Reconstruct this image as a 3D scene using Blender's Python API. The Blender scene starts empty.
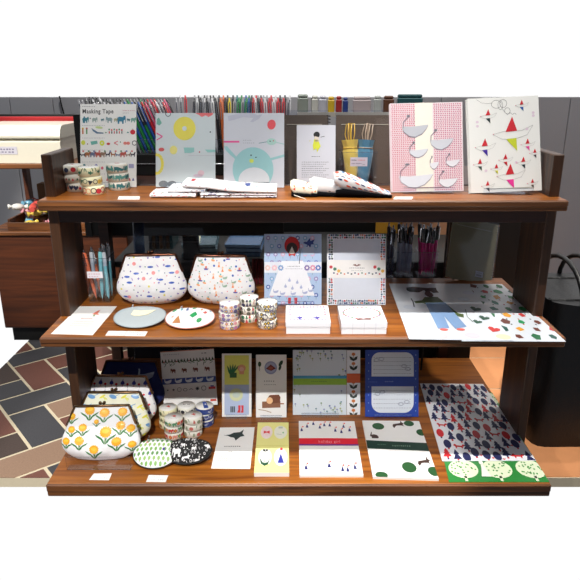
import bpy, math, random
from mathutils import Vector, Matrix, noise
from mathutils.geometry import tessellate_polygon
random.seed(7)
SC = bpy.context.scene
COL = SC.collection
PI = math.pi
# ------------------------------------------------------------------ camera model
F = 620.0; PITCH = math.atan(210/620); CP, SP = math.cos(PITCH), math.sin(PITCH)
CZ = 1.0                                   # camera height above the floor
def slope(v):
    b = (290-v)/F
    return (-SP+b*CP)/(CP+b*SP)
def xs(u, v):
    return ((u-290)/F)/(CP+(290-v)/F*SP)
def at(u, v, z):                           # point on a horizontal plane z
    Y = (z-CZ)/slope(v)
    return Vector((xs(u, v)*Y, Y, z))
def atY(u, v, Y):                          # point on a vertical plane Y
    return Vector((xs(u, v)*Y, Y, CZ+slope(v)*Y))
ZT, ZM, ZB = .747, .4545, .120              # shelf tops
# ------------------------------------------------------------------ materials
MATS = {}
def lin(c):
    return tuple(((x/255)/12.92 if x/255 <= .04045 else ((x/255+.055)/1.055)**2.4) for x in c)+(1,)
def new_mat(name):
    m = bpy.data.materials.new(name); m.use_nodes = True
    nt = m.node_tree
    return m, nt, nt.nodes['Principled BSDF']
def pm(name, c, rough=.5, metal=0, var=.06, scale=60, coat=0, spec=.5, coatr=.08, bump=0, sheen=0):
    if name in MATS: return MATS[name]
    m, nt, b = new_mat(name)
    tc = nt.nodes.new('ShaderNodeTexCoord'); n = nt.nodes.new('ShaderNodeTexNoise')
    n.inputs['Scale'].default_value = scale; n.inputs['Detail'].default_value = 4
    nt.links.new(tc.outputs['Object'], n.inputs['Vector'])
    mx = nt.nodes.new('ShaderNodeMix'); mx.data_type = 'RGBA'
    l = lin(c)
    mx.inputs[6].default_value = tuple(max(0, x*(1-var)) for x in l[:3])+(1,)
    mx.inputs[7].default_value = tuple(min(1, x*(1+var)) for x in l[:3])+(1,)
    nt.links.new(n.outputs['Fac'], mx.inputs[0]); nt.links.new(mx.outputs[2], b.inputs['Base Color'])
    b.inputs['Roughness'].default_value = rough; b.inputs['Metallic'].default_value = metal
    b.inputs['Specular IOR Level'].default_value = spec
    b.inputs['Coat Weight'].default_value = coat; b.inputs['Coat Roughness'].default_value = coatr
    if sheen: b.inputs['Sheen Weight'].default_value = sheen
    if bump:
        bp = nt.nodes.new('ShaderNodeBump'); bp.inputs['Strength'].default_value = bump; bp.inputs['Distance'].default_value = .002
        nt.links.new(n.outputs['Fac'], bp.inputs['Height']); nt.links.new(bp.outputs['Normal'], b.inputs['Normal'])
    MATS[name] = m
    return m
def wood(name, c1, c2, axis='X', rough=.38, coat=.25):
    if name in MATS: return MATS[name]
    m, nt, b = new_mat(name)
    tc = nt.nodes.new('ShaderNodeTexCoord'); mp = nt.nodes.new('ShaderNodeMapping')
    sc = {'X': (2.2, 38, 38), 'Y': (38, 2.2, 38), 'Z': (38, 38, 2.2)}[axis]
    mp.inputs['Scale'].default_value = sc
    n = nt.nodes.new('ShaderNodeTexNoise'); n.inputs['Scale'].default_value = 1.6; n.inputs['Detail'].default_value = 8; n.inputs['Distortion'].default_value = .6
    n2 = nt.nodes.new('ShaderNodeTexNoise'); n2.inputs['Scale'].default_value = 3; n2.inputs['Detail'].default_value = 3
    nt.links.new(tc.outputs['Object'], mp.inputs['Vector']); nt.links.new(mp.outputs['Vector'], n.inputs['Vector'])
    nt.links.new(tc.outputs['Object'], n2.inputs['Vector'])
    r = nt.nodes.new('ShaderNodeValToRGB')
    r.color_ramp.elements[0].position = .34; r.color_ramp.elements[0].color = lin(c1)
    r.color_ramp.elements[1].position = .68; r.color_ramp.elements[1].color = lin(c2)
    nt.links.new(n.outputs['Fac'], r.inputs['Fac'])
    mx = nt.nodes.new('ShaderNodeMix'); mx.data_type = 'RGBA'; mx.blend_type = 'MULTIPLY'; mx.inputs[0].default_value = .35
    nt.links.new(r.outputs['Color'], mx.inputs[6]); nt.links.new(n2.outputs['Fac'], mx.inputs[7])
    nt.links.new(mx.outputs[2], b.inputs['Base Color'])
    b.inputs['Roughness'].default_value = rough; b.inputs['Coat Weight'].default_value = coat; b.inputs['Coat Roughness'].default_value = .25
    bp = nt.nodes.new('ShaderNodeBump'); bp.inputs['Strength'].default_value = .25; bp.inputs['Distance'].default_value = .001
    nt.links.new(n.outputs['Fac'], bp.inputs['Height']); nt.links.new(bp.outputs['Normal'], b.inputs['Normal'])
    MATS[name] = m
    return m
def clear(name, tint=(250, 252, 255), gloss=.10, rough=.04):
    if name in MATS: return MATS[name]
    m = bpy.data.materials.new(name); m.use_nodes = True; nt = m.node_tree
    nt.nodes.clear()
    o = nt.nodes.new('ShaderNodeOutputMaterial'); t = nt.nodes.new('ShaderNodeBsdfTransparent'); g = nt.nodes.new('ShaderNodeBsdfGlossy')
    t.inputs['Color'].default_value = lin(tint); g.inputs['Roughness'].default_value = rough
    lw = nt.nodes.new('ShaderNodeLayerWeight'); lw.inputs['Blend'].default_value = .12
    ma = nt.nodes.new('ShaderNodeMath'); ma.operation = 'ADD'; ma.use_clamp = True; ma.inputs[1].default_value = gloss*.4
    nt.links.new(lw.outputs['Facing'], ma.inputs[0])
    m2 = nt.nodes.new('ShaderNodeMath'); m2.operation = 'MULTIPLY'; m2.inputs[1].default_value = .55
    nt.links.new(ma.outputs[0], m2.inputs[0])
    mx = nt.nodes.new('ShaderNodeMixShader'); nt.links.new(m2.outputs[0], mx.inputs[0]); nt.links.new(t.outputs[0], mx.inputs[1]); nt.links.new(g.outputs[0], mx.inputs[2])
    nt.links.new(mx.outputs[0], o.inputs['Surface'])
    MATS[name] = m
    return m
def M(k):
    """material from a key: a material, a name already made, or an sRGB tuple (printed ink / matte paint)"""
    if isinstance(k, tuple):
        return pm('ink_%02x%02x%02x' % k, k, .55, var=.04, coat=.15, coatr=.2)
    if isinstance(k, str): return MATS[k]
    return k
WOODX = wood('shelf_wood', (124, 64, 12), (184, 110, 34), 'X', .45, .08)
WOODE = wood('shelf_edge_wood', (76, 42, 18), (146, 88, 40), 'X', .5, .05)
WOODZ = wood('post_wood', (56, 32, 14), (92, 56, 28), 'Z', .5, .1)
WOODD = wood('dark_wood', (46, 20, 10), (70, 34, 18), 'X', .5, .1)
WOODC = wood('cabinet_wood', (72, 34, 12), (104, 52, 22), 'X', .5, .1)
PAPER = pm('white_paper', (240, 240, 238), .6, var=.015)
GLOSSP = pm('sleeved_paper', (232, 235, 240), .45, var=.015, coat=.6, coatr=.12)
CREAM = pm('cream_paper', (240, 236, 215), .6, var=.02)
CLOTH = pm('white_cotton', (238, 238, 240), .85, var=.04, scale=900, bump=.12)
BLACK = pm('black_board', (10, 9, 9), .6)
BLACKF = pm('black_cloth', (6, 6, 9), .95, spec=.08)
BRASS = pm('antique_brass', (150, 112, 84), .25, 1)
COPPER = pm('copper_frame', (96, 62, 48), .3, 1)
STEEL = pm('steel_wire', (200, 200, 205), .25, 1)
ACR = clear('clear_acrylic')
ACRE = clear('acrylic_edge', (225, 232, 240), .9, .15)
FILM = clear('plastic_film', (246, 248, 252), .22, .12)
# ------------------------------------------------------------------ mesh builder
class MB:
    def __init__(s): s.v = []; s.f = []; s.m = []; s.keys = []; s.sm = []
    def key(s, m):
        m = M(m)
        if m not in s.keys: s.keys.append(m)
        return s.keys.index(m)
    def add(s, vs, fs, m, smooth=False):
        b = len(s.v); k = s.key(m); s.v += [tuple(p) for p in vs]
        for f in fs: s.f.append([i+b for i in f]); s.m.append(k); s.sm.append(smooth)
    def box(s, x0, x1, y0, y1, z0, z1, m, bev=0, R=None):
        if bev <= 0:
            vs = [(x, y, z) for z in (z0, z1) for y in (y0, y1) for x in (x0, x1)]
            fs = [(0, 2, 3, 1), (4, 5, 7, 6), (0, 1, 5, 4), (2, 6, 7, 3), (0, 4, 6, 2), (1, 3, 7, 5)]
        else:                              # chamfered box
            vs = []; fs = []
            b = min(bev, (x1-x0)*.45, (y1-y0)*.45, (z1-z0)*.45)
            idx = {}
            for i, X in enumerate((x0, x1)):
                for j, Y in enumerate((y0, y1)):
                    for k, Z in enumerate((z0, z1)):
                        sx, sy, sz = (1, -1)[i]*b, (1, -1)[j]*b, (1, -1)[k]*b
                        for a, p in enumerate([(X, Y+sy, Z+sz), (X+sx, Y, Z+sz), (X+sx, Y+sy, Z)]):
                            idx[i, j, k, a] = len(vs); vs.append(p)
                        fs.append([idx[i, j, k, 0], idx[i, j, k, 1], idx[i, j, k, 2]])
            g = lambda *q: idx[q]
            for i in (0, 1): fs.append([g(i,0,0,0), g(i,1,0,0), g(i,1,1,0), g(i,0,1,0)])
            for j in (0, 1): fs.append([g(0,j,0,1), g(1,j,0,1), g(1,j,1,1), g(0,j,1,1)])
            for k in (0, 1): fs.append([g(0,0,k,2), g(1,0,k,2), g(1,1,k,2), g(0,1,k,2)])
            for j in (0, 1):
                for k in (0, 1): fs.append([g(0,j,k,1), g(1,j,k,1), g(1,j,k,2), g(0,j,k,2)])
            for i in (0, 1):
                for k in (0, 1): fs.append([g(i,0,k,0), g(i,1,k,0), g(i,1,k,2), g(i,0,k,2)])
                for j in (0, 1): fs.append([g(i,j,0,0), g(i,j,1,0), g(i,j,1,1), g(i,j,0,1)])
        if R is not None: vs = [R @ Vector(p) for p in vs]
        s.add(vs, fs, m)
    def slab(s, q, h, m, side=None):       # q: bottom quad / polygon (3D), extruded by vector h
        n = len(q); q = [Vector(p) for p in q]; h = Vector(h)
        vs = q+[p+h for p in q]
        s.add(vs, [list(range(n))[::-1], list(range(n, 2*n))], m)
        s.add(vs, [(i, (i+1) % n, n+(i+1) % n, n+i) for i in range(n)], side or m)
    def tube(s, pts, r, m, n=8, closed=False, r1=None):
        pts = [Vector(p) for p in pts]; vs = []; N = len(pts); up = None
        for i, p in enumerate(pts):
            a = pts[(i-1) % N] if (closed or i > 0) else p; b = pts[(i+1) % N] if (closed or i < N-1) else p
            t = (b-a)
            t = t.normalized() if t.length > 1e-9 else Vector((0, 0, 1))
            if up is None: up = t.orthogonal().normalized()
            u = up-t*up.dot(t)
            u = u.normalized() if u.length > 1e-6 else t.orthogonal().normalized()
            up = u; w = t.cross(u)
            rr = r if r1 is None else r+(r1-r)*i/max(1, N-1)
            for k in range(n):
                an = 2*PI*k/n; vs.append(p+(u*math.cos(an)+w*math.sin(an))*rr)
        fs = []
        for i in range(N if closed else N-1):
            for k in range(n):
                a = i*n+k; b = i*n+(k+1) % n; c = ((i+1) % N)*n+(k+1) % n; d = ((i+1) % N)*n+k
                fs.append((a, b, c, d))
        s.add(vs, fs, m, True)
        if not closed: s.add(vs[:n]+vs[-n:], [list(range(n))[::-1], list(range(n, 2*n))], m)
    def lathe(s, prof, m, n=32, c=(0, 0, 0), sm=True, caps=True, R=None):
        vs = []; c = Vector(c)
        for r, z in prof:
            for k in range(n): vs.append(c+Vector((r*math.cos(2*PI*k/n), r*math.sin(2*PI*k/n), z)))
        fs = [(i*n+k, i*n+(k+1) % n, (i+1)*n+(k+1) % n, (i+1)*n+k) for i in range(len(prof)-1) for k in range(n)]
        if R is not None: vs = [R @ p for p in vs]
        s.add(vs, fs, m, sm)
        if caps:
            L = (len(prof)-1)*n
            s.add(vs[:n]+vs[L:L+n], [list(range(n))[::-1], list(range(n, 2*n))], m)
    def ball(s, c, r, m, n=12, sq=(1, 1, 1)):
        vs = []; c = Vector(c)
        for i in range(n+1):
            for k in range(n):
                a = PI*i/n; b = 2*PI*k/n
                vs.append(c+Vector((r*math.sin(a)*math.cos(b)*sq[0], r*math.sin(a)*math.sin(b)*sq[1], r*math.cos(a)*sq[2])))
        s.add(vs, [(i*n+k, (i+1)*n+k, (i+1)*n+(k+1) % n, i*n+(k+1) % n) for i in range(n) for k in range(n)], m, True)
    def build(s, name, parent=None, loc=None):
        me = bpy.data.meshes.new(name); me.from_pydata(s.v, [], s.f)
        for k in s.keys: me.materials.append(k)
        me.polygons.foreach_set('material_index', s.m); me.polygons.foreach_set('use_smooth', s.sm)
        me.validate(); me.update()
        o = bpy.data.objects.new(name, me); COL.objects.link(o)
        if parent is not None: o.parent = parent
        if loc is not None: o.location = loc
        return o
def thing(name, label, cat, loc=(0, 0, 0), rot=(0, 0, 0), group=None):
    o = bpy.data.objects.new(name, None); COL.objects.link(o); o.empty_display_size = .02
    o.location = loc; o.rotation_euler = rot; return tag(o, label, cat, group)
def tag(o, label, cat, group=None):
    o['label'] = label; o['category'] = cat
    if group: o['group'] = group
    return o
def struct(o): o['kind'] = 'structure'; return o
def copy_tree(o, parent=None):
    c = o.copy(); COL.objects.link(c)
    if parent is not None: c.parent = parent
    for ch in list(o.children): copy_tree(ch, c)
    return c
# ------------------------------------------------------------------ printed motifs
def cclip(poly, W, H):
    for ax, lim, sg in ((0, 0, 1), (0, W, -1), (1, 0, 1), (1, H, -1)):
        out = []
        for i in range(len(poly)):
            a, b = poly[i], poly[(i+1) % len(poly)]
            ia, ib = (a[ax]-lim)*sg >= 0, (b[ax]-lim)*sg >= 0
            if ia: out.append(a)
            if ia != ib:
                t = (lim-a[ax])/(b[ax]-a[ax]); out.append((a[0]+(b[0]-a[0])*t, a[1]+(b[1]-a[1])*t))
        poly = out
        if len(poly) < 3: return []
    return poly
class Cv:
    """2D print: polygons in card units (x right, y down), laid on a surface by emit()"""
    def __init__(s, W, H): s.W = W; s.H = H; s.p = []
    def poly(s, pts, c, l=1): s.p.append((pts, c, l)); return s
    def rect(s, x0, y0, x1, y1, c, l=1): return s.poly([(x0, y0), (x1, y0), (x1, y1), (x0, y1)], c, l)
    def ell(s, cx, cy, rx, ry, c, l=1, rot=0, n=14):
        a = math.cos(rot); b = math.sin(rot)
        return s.poly([(cx+rx*math.cos(2*PI*k/n)*a-ry*math.sin(2*PI*k/n)*b, cy+rx*math.cos(2*PI*k/n)*b+ry*math.sin(2*PI*k/n)*a) for k in range(n)], c, l)
    def line(s, pts, w, c, l=1):
        for (x0, y0), (x1, y1) in zip(pts, pts[1:]):
            d = math.hypot(x1-x0, y1-y0) or 1; nx, ny = -(y1-y0)/d*w/2, (x1-x0)/d*w/2
            s.poly([(x0+nx, y0+ny), (x1+nx, y1+ny), (x1-nx, y1-ny), (x0-nx, y0-ny)], c, l)
        return s
    def ring(s, cx, cy, r, w, c, l=1, ry=None, n=18):
        ry = ry or r
        return s.line([(cx+r*math.cos(2*PI*k/n), cy+ry*math.sin(2*PI*k/n)) for k in range(n+1)], w, c, l)
    def star(s, cx, cy, r, c, l=1, n=5, q=.45, rot=0):
        return s.poly([(cx+(r if k % 2 == 0 else r*q)*math.sin(rot+PI*k/n), cy-(r if k % 2 == 0 else r*q)*math.cos(rot+PI*k/n)) for k in range(2*n)], c, l)
    def sh(s, pts, cx, cy, k, c, l=1, flip=1, rot=0):
        a = math.cos(rot); b = math.sin(rot)
        return s.poly([(cx+(x*flip*a-y*b)*k, cy+(x*flip*b+y*a)*k) for x, y in pts], c, l)
    def dashes(s, x0, x1, y, n, w, c, l=1, h=None, fill=.7):
        r = random.Random(int(x0*31+y*17)); st = (x1-x0)/n
        for i in range(n):
            k = r.uniform(fill-.2, fill); s.rect(x0+i*st, y-(h or w)/2*r.uniform(.6, 1), x0+(i+k)*st, y+(h or w)/2*r.uniform(.6, 1), c, l)
        return s
    def text(s, t, x, y, size, c, l=1, sx=1.0, space=1.0, bold=0):
        cu = bpy.data.curves.new('t', 'FONT'); cu.body = t; cu.size = size; cu.space_character = space; cu.offset = bold; cu.resolution_u = 2
        ob = bpy.data.objects.new('t', cu); me = ob.to_mesh()
        for p in me.polygons:
            s.poly([(x+me.vertices[i].co.x*sx, y-me.vertices[i].co.y) for i in p.vertices], c, l)
        ob.to_mesh_clear(); bpy.data.objects.remove(ob); bpy.data.curves.remove(cu)
        return s
    def emit(s, mb, fn, L=None, eps=.00025, flipn=False):
        for pts, c, l in s.p:
            if any(x < 0 or x > s.W or y < 0 or y > s.H for x, y in pts): pts = cclip(pts, s.W, s.H)
            if len(pts) < 3: continue
            if len(pts) > 4:
                tris = [tuple(pts[i] for i in t) for t in tessellate_polygon([[Vector((x, y, 0)) for x, y in pts]])]
            elif len(pts) == 4: tris = [(pts[0], pts[1], pts[2]), (pts[0], pts[2], pts[3])]
            else: tris = [tuple(pts)]
            out = []
            st = list(tris)
            while st:
                t = st.pop()
                if L:
                    e = [math.hypot(t[i][0]-t[(i+1) % 3][0], t[i][1]-t[(i+1) % 3][1]) for i in range(3)]
                    k = e.index(max(e))
                    if e[k] > L:
                        a, b, d = t[k], t[(k+1) % 3], t[(k+2) % 3]; mid = ((a[0]+b[0])/2, (a[1]+b[1])/2)
                        st += [(a, mid, d), (mid, b, d)]; continue
                out.append(t)
            vs = []; fs = []
            for t in out:
                ar = (t[1][0]-t[0][0])*(t[2][1]-t[0][1])-(t[1][1]-t[0][1])*(t[2][0]-t[0][0])
                if abs(ar) < 1e-9: continue
                if ar > 0: t = (t[0], t[2], t[1])
                b = len(vs); vs += [fn(x, y, eps*l) for x, y in t]; fs.append((b, b+1, b+2))
            mb.add(vs, fs, c, L is not None)
# shapes, unit size about 1 (x right, y down)
SWAN = [(-.5,-.05),(-.47,-.35),(-.5,-.48),(-.42,-.5),(-.38,-.42),(-.38,-.1),(-.1,-.12),(.2,-.22),(.5,-.3),(.42,.05),(.2,.22),(-.2,.25),(-.42,.12)]
GOOSE = [(-.5,-.45),(-.42,-.55),(-.33,-.5),(-.35,-.2),(-.25,-.05),(.5,-.1),(.4,.15),(.15,.33),(-.15,.33),(-.38,.15),(-.44,-.1),(-.42,-.4)]
BOWL = [(-.5,-.2),(-.1,-.22),(.5,-.3),(.42,0),(.2,.2),(-.1,.28),(-.35,.15),(-.48,0)]
FIR = [(0,-.55),(.14,-.3),(.08,-.3),(.22,-.08),(.12,-.08),(.3,.2),(.06,.2),(.06,.34),(-.06,.34),(-.06,.2),(-.3,.2),(-.12,-.08),(-.22,-.08),(-.08,-.3),(-.14,-.3)]
LEAF = [(0,0),(.08,-.18),(.1,-.4),(.3,-.75),(.34,-1),(.22,-.85),(.02,-.55),(-.06,-.25)]
BIRD = [(-.5,.0),(-.38,-.1),(-.2,-.08),(.1,-.42),(.12,-.15),(.5,-.3),(.35,.0),(.5,.12),(.2,.12),(.1,.4),(-.1,.15),(-.3,.1)]
GOAT = [(-.5,-.3),(-.44,-.46),(-.3,-.46),(-.2,-.3),(.2,-.36),(.42,-.28),(.5,.0),(.44,-.02),(.4,.42),(.24,.42),(.2,.14),(-.08,.16),(-.1,.42),(-.26,.42),(-.28,.05),(-.4,-.05),(-.44,.3),(-.5,.3)]
GOAT_ = [(-.5,-.35),(-.35,-.45),(-.28,-.22),(.35,-.22),(.45,-.3),(.42,.0),(.4,.4),(.32,.4),(.3,.1),(-.18,.1),(-.2,.4),(-.28,.4),(-.3,.0),(-.45,-.2)]
RABBIT = [(-.5,0),(-.42,-.18),(-.25,-.5),(-.18,-.48),(-.28,-.15),(.0,-.2),(.35,-.12),(.5,.1),(.42,.25),(-.35,.25),(-.3,.1)]
RUN = [(-.5,.12),(-.42,-.05),(-.1,-.1),(.2,-.15),(.28,-.45),(.36,-.2),(.5,-.12),(.36,0),(.5,.15),(.28,.06),(0,.06),(-.2,.08),(-.4,.28)]
FOX = [(-.5,-.1),(-.3,-.15),(-.2,0),(.2,-.05),(.32,-.25),(.5,-.08),(.36,.05),(.34,.3),(.26,.3),(.2,.12),(-.12,.14),(-.16,.3),(-.24,.3),(-.26,.1),(-.42,.05)]
GIRL = [(0,-.2),(.08,-.1),(.22,.3),(-.22,.3),(-.08,-.1)]
PEAR = [(0,-.5),(.06,-.2),(.22,.05),(.24,.25),(.1,.36),(-.12,.36),(-.26,.25),(-.22,.0),(-.06,-.2)]
CAT = [(-.4,-.3),(-.3,-.45),(-.2,-.3),(-.1,-.1),(.25,-.1),(.4,-.45),(.46,-.4),(.35,.0),(.34,.35),(.26,.35),(.2,.1),(-.15,.1),(-.2,.35),(-.28,.35),(-.3,0)]
HEART = [(0,.5),(-.5,-.05),(-.42,-.4),(-.15,-.42),(0,-.2),(.18,-.42),(.45,-.38),(.5,-.02)]
# ------------------------------------------------------------------ standing and lying sheets
def stand_frame(u0, u1, vb, vt, z, lean):
    l = math.radians(lean); Y = (z-CZ)/slope(vb); x0 = xs(u0, vb)*Y; x1 = xs(u1, vb)*Y
    k = slope(vt); h = (k*Y-(z-CZ))/(math.cos(l)-k*math.sin(l))
    return (x0+x1)/2, Y, x1-x0, h, l
def stand(name, label, cat, box, z, lean, cv, base=GLOSSP, th=.0015, group=None, yaw=0, sheets=1, dy=0, roll=0, round_=0, part=None, lift=.0015):
    u0, u1, vb, vt = box
    X, Y, w, h, l = stand_frame(u0, u1, vb, vt, z+lift, lean)
    mb = MB()
    for i in range(sheets):
        o = i*(th+.0007); dx = -.0012*i
        mb.box(-w/2+dx, w/2+dx, o, o+th, 0, h-.0006*i, base)
    if cv: cv.emit(mb, lambda x, y, e: Vector(((x/cv.W-.5)*w, -e, (1-y/cv.H)*h)))
    o = mb.build(name); rl = math.radians(roll); o.location = (X, Y+dy, z+lift+w/2*abs(math.sin(rl))); o.rotation_euler = (-l, rl, yaw)
    tag(o, label, cat, group); o['wh'] = (w, h); del o['wh']
    return o, (X, Y+dy, w, h, l, yaw)
def easel(label, fr, z, m=1.0, hfrac=.6, wf=.7, lip=.014):
    """clear acrylic easel under and behind a standing sheet"""
    X, Y, w, h, l, yaw = fr
    t = thing('acrylic_easel', label, 'display stand', (X, Y, z), (0, 0, yaw))
    W = w*wf; H = h*hfrac
    R = Matrix.Rotation(-l, 3, 'X')
    a = MB(); off = .0125
    a.box(-W/2, W/2, off, off+.002, .002, H, ACR, R=R)
    a.box(-W/2, W/2, off-.0001, off+.0021, H, H+.0012, ACRE, R=R)
    a.build('back_plate', t)
    b = MB(); b.box(-W/2, W/2, -.012, off+.003, 0, .0014, ACR)
    b.build('base_plate', t)
    c = MB(); c.box(-W/2, W/2, -.0135, -.0118, 0, lip, ACR); c.box(-W/2, W/2, -.0136, -.0117, lip, lip+.001, ACRE)
    c.build('front_lip', t)
    s = MB(); s.slab([(0-.001, off+.003, .001), (-.001, off+.003+H*.42, .001), (-.001, off+.004+math.sin(l)*H*.8, H*.78)], (.002, 0, 0), ACR)
    s.build('rear_strut', t)
    return t
def bilin(q, a, b):                        # q: TL,TR,BR,BL
    return (q[0]*(1-a)+q[1]*a)*(1-b)+(q[3]*(1-a)+q[2]*a)*b
def lay(name, label, cat, px, z, cv, th=.001, base=PAPER, group=None, side=None, lift=0):
    q = [at(u, v, z+lift+th) for u, v in px]; c = sum(q, Vector())/4; c.z = z+lift
    q = [Vector((p.x-c.x, p.y-c.y, 0)) for p in q]
    mb = MB(); mb.slab([q[3], q[2], q[1], q[0]], (0, 0, th), base, side)
    if cv: cv.emit(mb, lambda x, y, e: bilin(q, x/cv.W, y/cv.H)+Vector((0, 0, th+e)))
    o = mb.build(name); o.location = c
    return tag(o, label, cat, group)
# ================================================================== SETTING
# brick floor in herringbone
GROUT = pm('pale_grout', (226, 212, 182), .9, var=.06, scale=90)
BR = [pm('brick_slate', (72, 72, 76), .7, var=.3, scale=220, bump=.3), pm('brick_red', (122, 78, 66), .75, var=.3, scale=220, bump=.3),
      pm('brick_tan', (158, 128, 106), .8, var=.25, scale=220, bump=.3), pm('brick_dark', (80, 66, 60), .75, var=.4, scale=220, bump=.3)]
def clip(poly, x0, x1, y0, y1):
    for ax, lim, sg in ((0, x0, 1), (0, x1, -1), (1, y0, 1), (1, y1, -1)):
        out = []
        for i in range(len(poly)):
            a, b = poly[i], poly[(i+1) % len(poly)]
            ia, ib = (a[ax]-lim)*sg >= 0, (b[ax]-lim)*sg >= 0
            if ia: out.append(a)
            if ia != ib:
                t = (lim-a[ax])/(b[ax]-a[ax]); out.append((a[0]+(b[0]-a[0])*t, a[1]+(b[1]-a[1])*t))
        poly = out
        if len(poly) < 3: return []
    return poly
FX0, FX1, FY0, FY1 = -1.06, .56, 1.40, 3.0
mb = MB(); mb.box(FX0, FX1, FY0, FY1, -.03, -.0015, GROUT)
w = .117; g = .005; A = math.radians(-51); ca, sa = math.cos(A), math.sin(A)
rr = random.Random(3)
for i in range(-34, 34):
    for j in range(-34, 34):
        k = (i-j) % 4
        if k == 0: r = (i, j, i+2, j+1)
        elif k == 2: r = (i, j-1, i+1, j+1)
        else: continue
        m = rr.choice([0, 0, 1, 1, 2, 3, 0, 3])
        x0, y0, x1, y1 = r[0]*w+g, r[1]*w+g, r[2]*w-g, r[3]*w-g
        pts = [(-.725+x*ca-y*sa, 1.701+x*sa+y*ca) for x, y in ((x0, y0), (x1, y0), (x1, y1), (x0, y1))]
        p = clip(pts, FX0, FX1, FY0, FY1)
        if p: mb.slab([(x, y, -.0015) for x, y in p], (0, 0, .0015), BR[m])
struct(mb.build('floor'))
TER = pm('terracotta_tile', (214, 146, 96), .6, var=.08, scale=30)
mb = MB(); mb.box(.56, 1.35, 1.40, 3.0, -.03, -.0015, GROUT)
for i in range(3):
    for j in range(7):
        x0 = .56+i*.3; y0 = 1.40+j*.25
        p = clip([(x0+.003, y0+.003), (x0+.297, y0+.003), (x0+.297, y0+.247), (x0+.003, y0+.247)], .56, 1.35, 1.40, 3)
        if p: mb.slab([(x, y, -.0015) for x, y in p], (0, 0, .0015), TER)
struct(mb.build('floor'))
# low grey partition wall of the shop, with panel joints
WALLM = pm('grey_panel_wall', (176, 176, 180), .7, var=.03, scale=8)
mb = MB(); x = -1.5
while x < 1.45:
    mb.box(x+.0015, min(x+.1985, 1.5), 3.0, 3.05, 0, .925, WALLM, .002); x += .2
mb.box(-1.5, 1.5, 3.02, 3.04, 0, .92, BLACK)
struct(mb.build('wall_back'))

# ================================================================== WOODEN DISPLAY SHELF
XL, XR = -.56, .617
t = thing('display_shelf', 'brown wooden three-tier shop display shelf holding stationery and pouches', 'shelf', (0, 1.41, 0))
def part(name, mb): return mb.build(name, t)
def board(zt, y0, y1, th=.024, XR=XR):
    mb = MB(); o = 1.41
    mb.box(XL, XR, y0-o+.006, y1-o, zt-th, zt, WOODX, .0015)
    # moulded front and side edges
    mb.box(XL-.001, XR+.001, y0-o, y0-o+.008, zt-th*.62, zt, WOODE, .003)
    mb.box(XL-.001, XR+.001, y0-o+.0035, y0-o+.010, zt-th, zt-th*.55, WOODE, .002)
    part('shelf_board', mb)
board(ZT, 1.361, 1.57); board(ZM, 1.276, 1.72); board(ZB, 1.203, 1.89, .034, .600)
for sx, x0, x1 in ((-1, -.5585, -.535), (1, .592, .6155)):
    mb = MB(); mb.box(x0, x1, 0, .15, 0, .842, WOODZ, .002); p = part('side_panel', mb)
mb = MB(); mb.box(-.535, .592, .002, .02, ZT-.024-.036, ZT-.024, WOODD, .001); part('apron', mb)
mb = MB(); mb.box(-.535, .592, .002, .02, ZB-.034-.03, ZB-.034, WOODD, .001); part('apron', mb)
for x in (-.50, .53):
    mb = MB(); mb.box(x, x+.024, .38, .46, 0, ZB-.034, WOODD); part('rear_foot', mb)
mb = MB(); mb.box(-.535, .592, .135, .15, .0, ZB-.034, WOODD); part('plinth', mb)

# ================================================================== UNITS BEHIND
t = thing('added_back_cabinet', 'low black cabinet behind the wooden display shelf, added to block light', 'cabinet', (0, 2.15, 0))  # black cabinet put in to block light from behind; also carries the packs
mb = MB(); mb.box(-.56, .62, -.2, .2, 0.03, .42, BLACK, .003); mb.build('body', t)
mb = MB(); mb.box(-.58, .64, -.21, .21, .42, .44, BLACK, .003); mb.build('top_panel', t)
mb = MB(); mb.box(-.55, .61, -.18, .18, 0, .03, BLACK); mb.build('plinth', t)
t = thing('added_black_backdrop', 'wide black panel added behind the low cabinet to keep the background dark', 'panel', (0, 2.40, 0))  # added black sheet so the gaps behind the shelf stay dark
mb = MB(); mb.box(-.60, .98, 0, .03, .04, .56, BLACK); mb.build('panel', t)
mb = MB(); mb.box(-.60, .98, -.02, .04, 0, .04, BLACK); mb.build('foot', t)
t = thing('rear_table', 'narrow dark table carrying pen racks behind top shelf', 'table', (0, 1.79, 0))
mb = MB(); mb.box(-.60, .64, -.205, .16, ZT-.03, ZT, WOODD, .002); mb.build('tabletop', t)
for x in (-.60, .50):
    mb = MB(); mb.box(x, x+.03, .12, .15, 0, ZT-.03, WOODD); mb.build('leg', t)
    mb = MB(); mb.box(x, x+.03, .11, .12, ZM+.01, ZT-.03, WOODD); mb.build('bracket', t)
t = thing('tall_panel', 'black board hanging behind the pen racks', 'board', (0, 1.965, 0))
mb = MB(); mb.box(-.66, -.02, 0, .02, .52, .90, BLACK, .002); mb.build('panel', t)
mb = MB(); mb.box(-.66, -.64, -.01, 0, .52, .90, BLACK); mb.build('edge', t)
mb = MB(); mb.box(-.35, -.3, 0, .03, .44, .52, BLACK); mb.build('foot', t)
# side cabinet at the left
WC = WOODC
t = thing('side_cabinet', 'brown wooden cabinet with an open shelf, left of the display', 'cabinet', (-.92, 2.3, 0))
mb = MB(); mb.box(-.22, .30, 0, .4, .06, .44, WC, .003); mb.build('body', t)
mb = MB(); mb.box(-.23, .31, -.01, .4, .44, .455, WOODE, .003); mb.build('top_board', t)
mb = MB(); mb.box(-.22, .16, .0, .4, .69, .708, WOODE, .003); mb.build('open_shelf', t)
mb = MB(); mb.box(-.20, .28, .02, .38, 0, .06, BLACK); mb.build('plinth', t)
for x in (-.22, .142):
    mb = MB(); mb.box(x, x+.018, .36, .4, .455, .69, WC); mb.build('upright', t)
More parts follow.
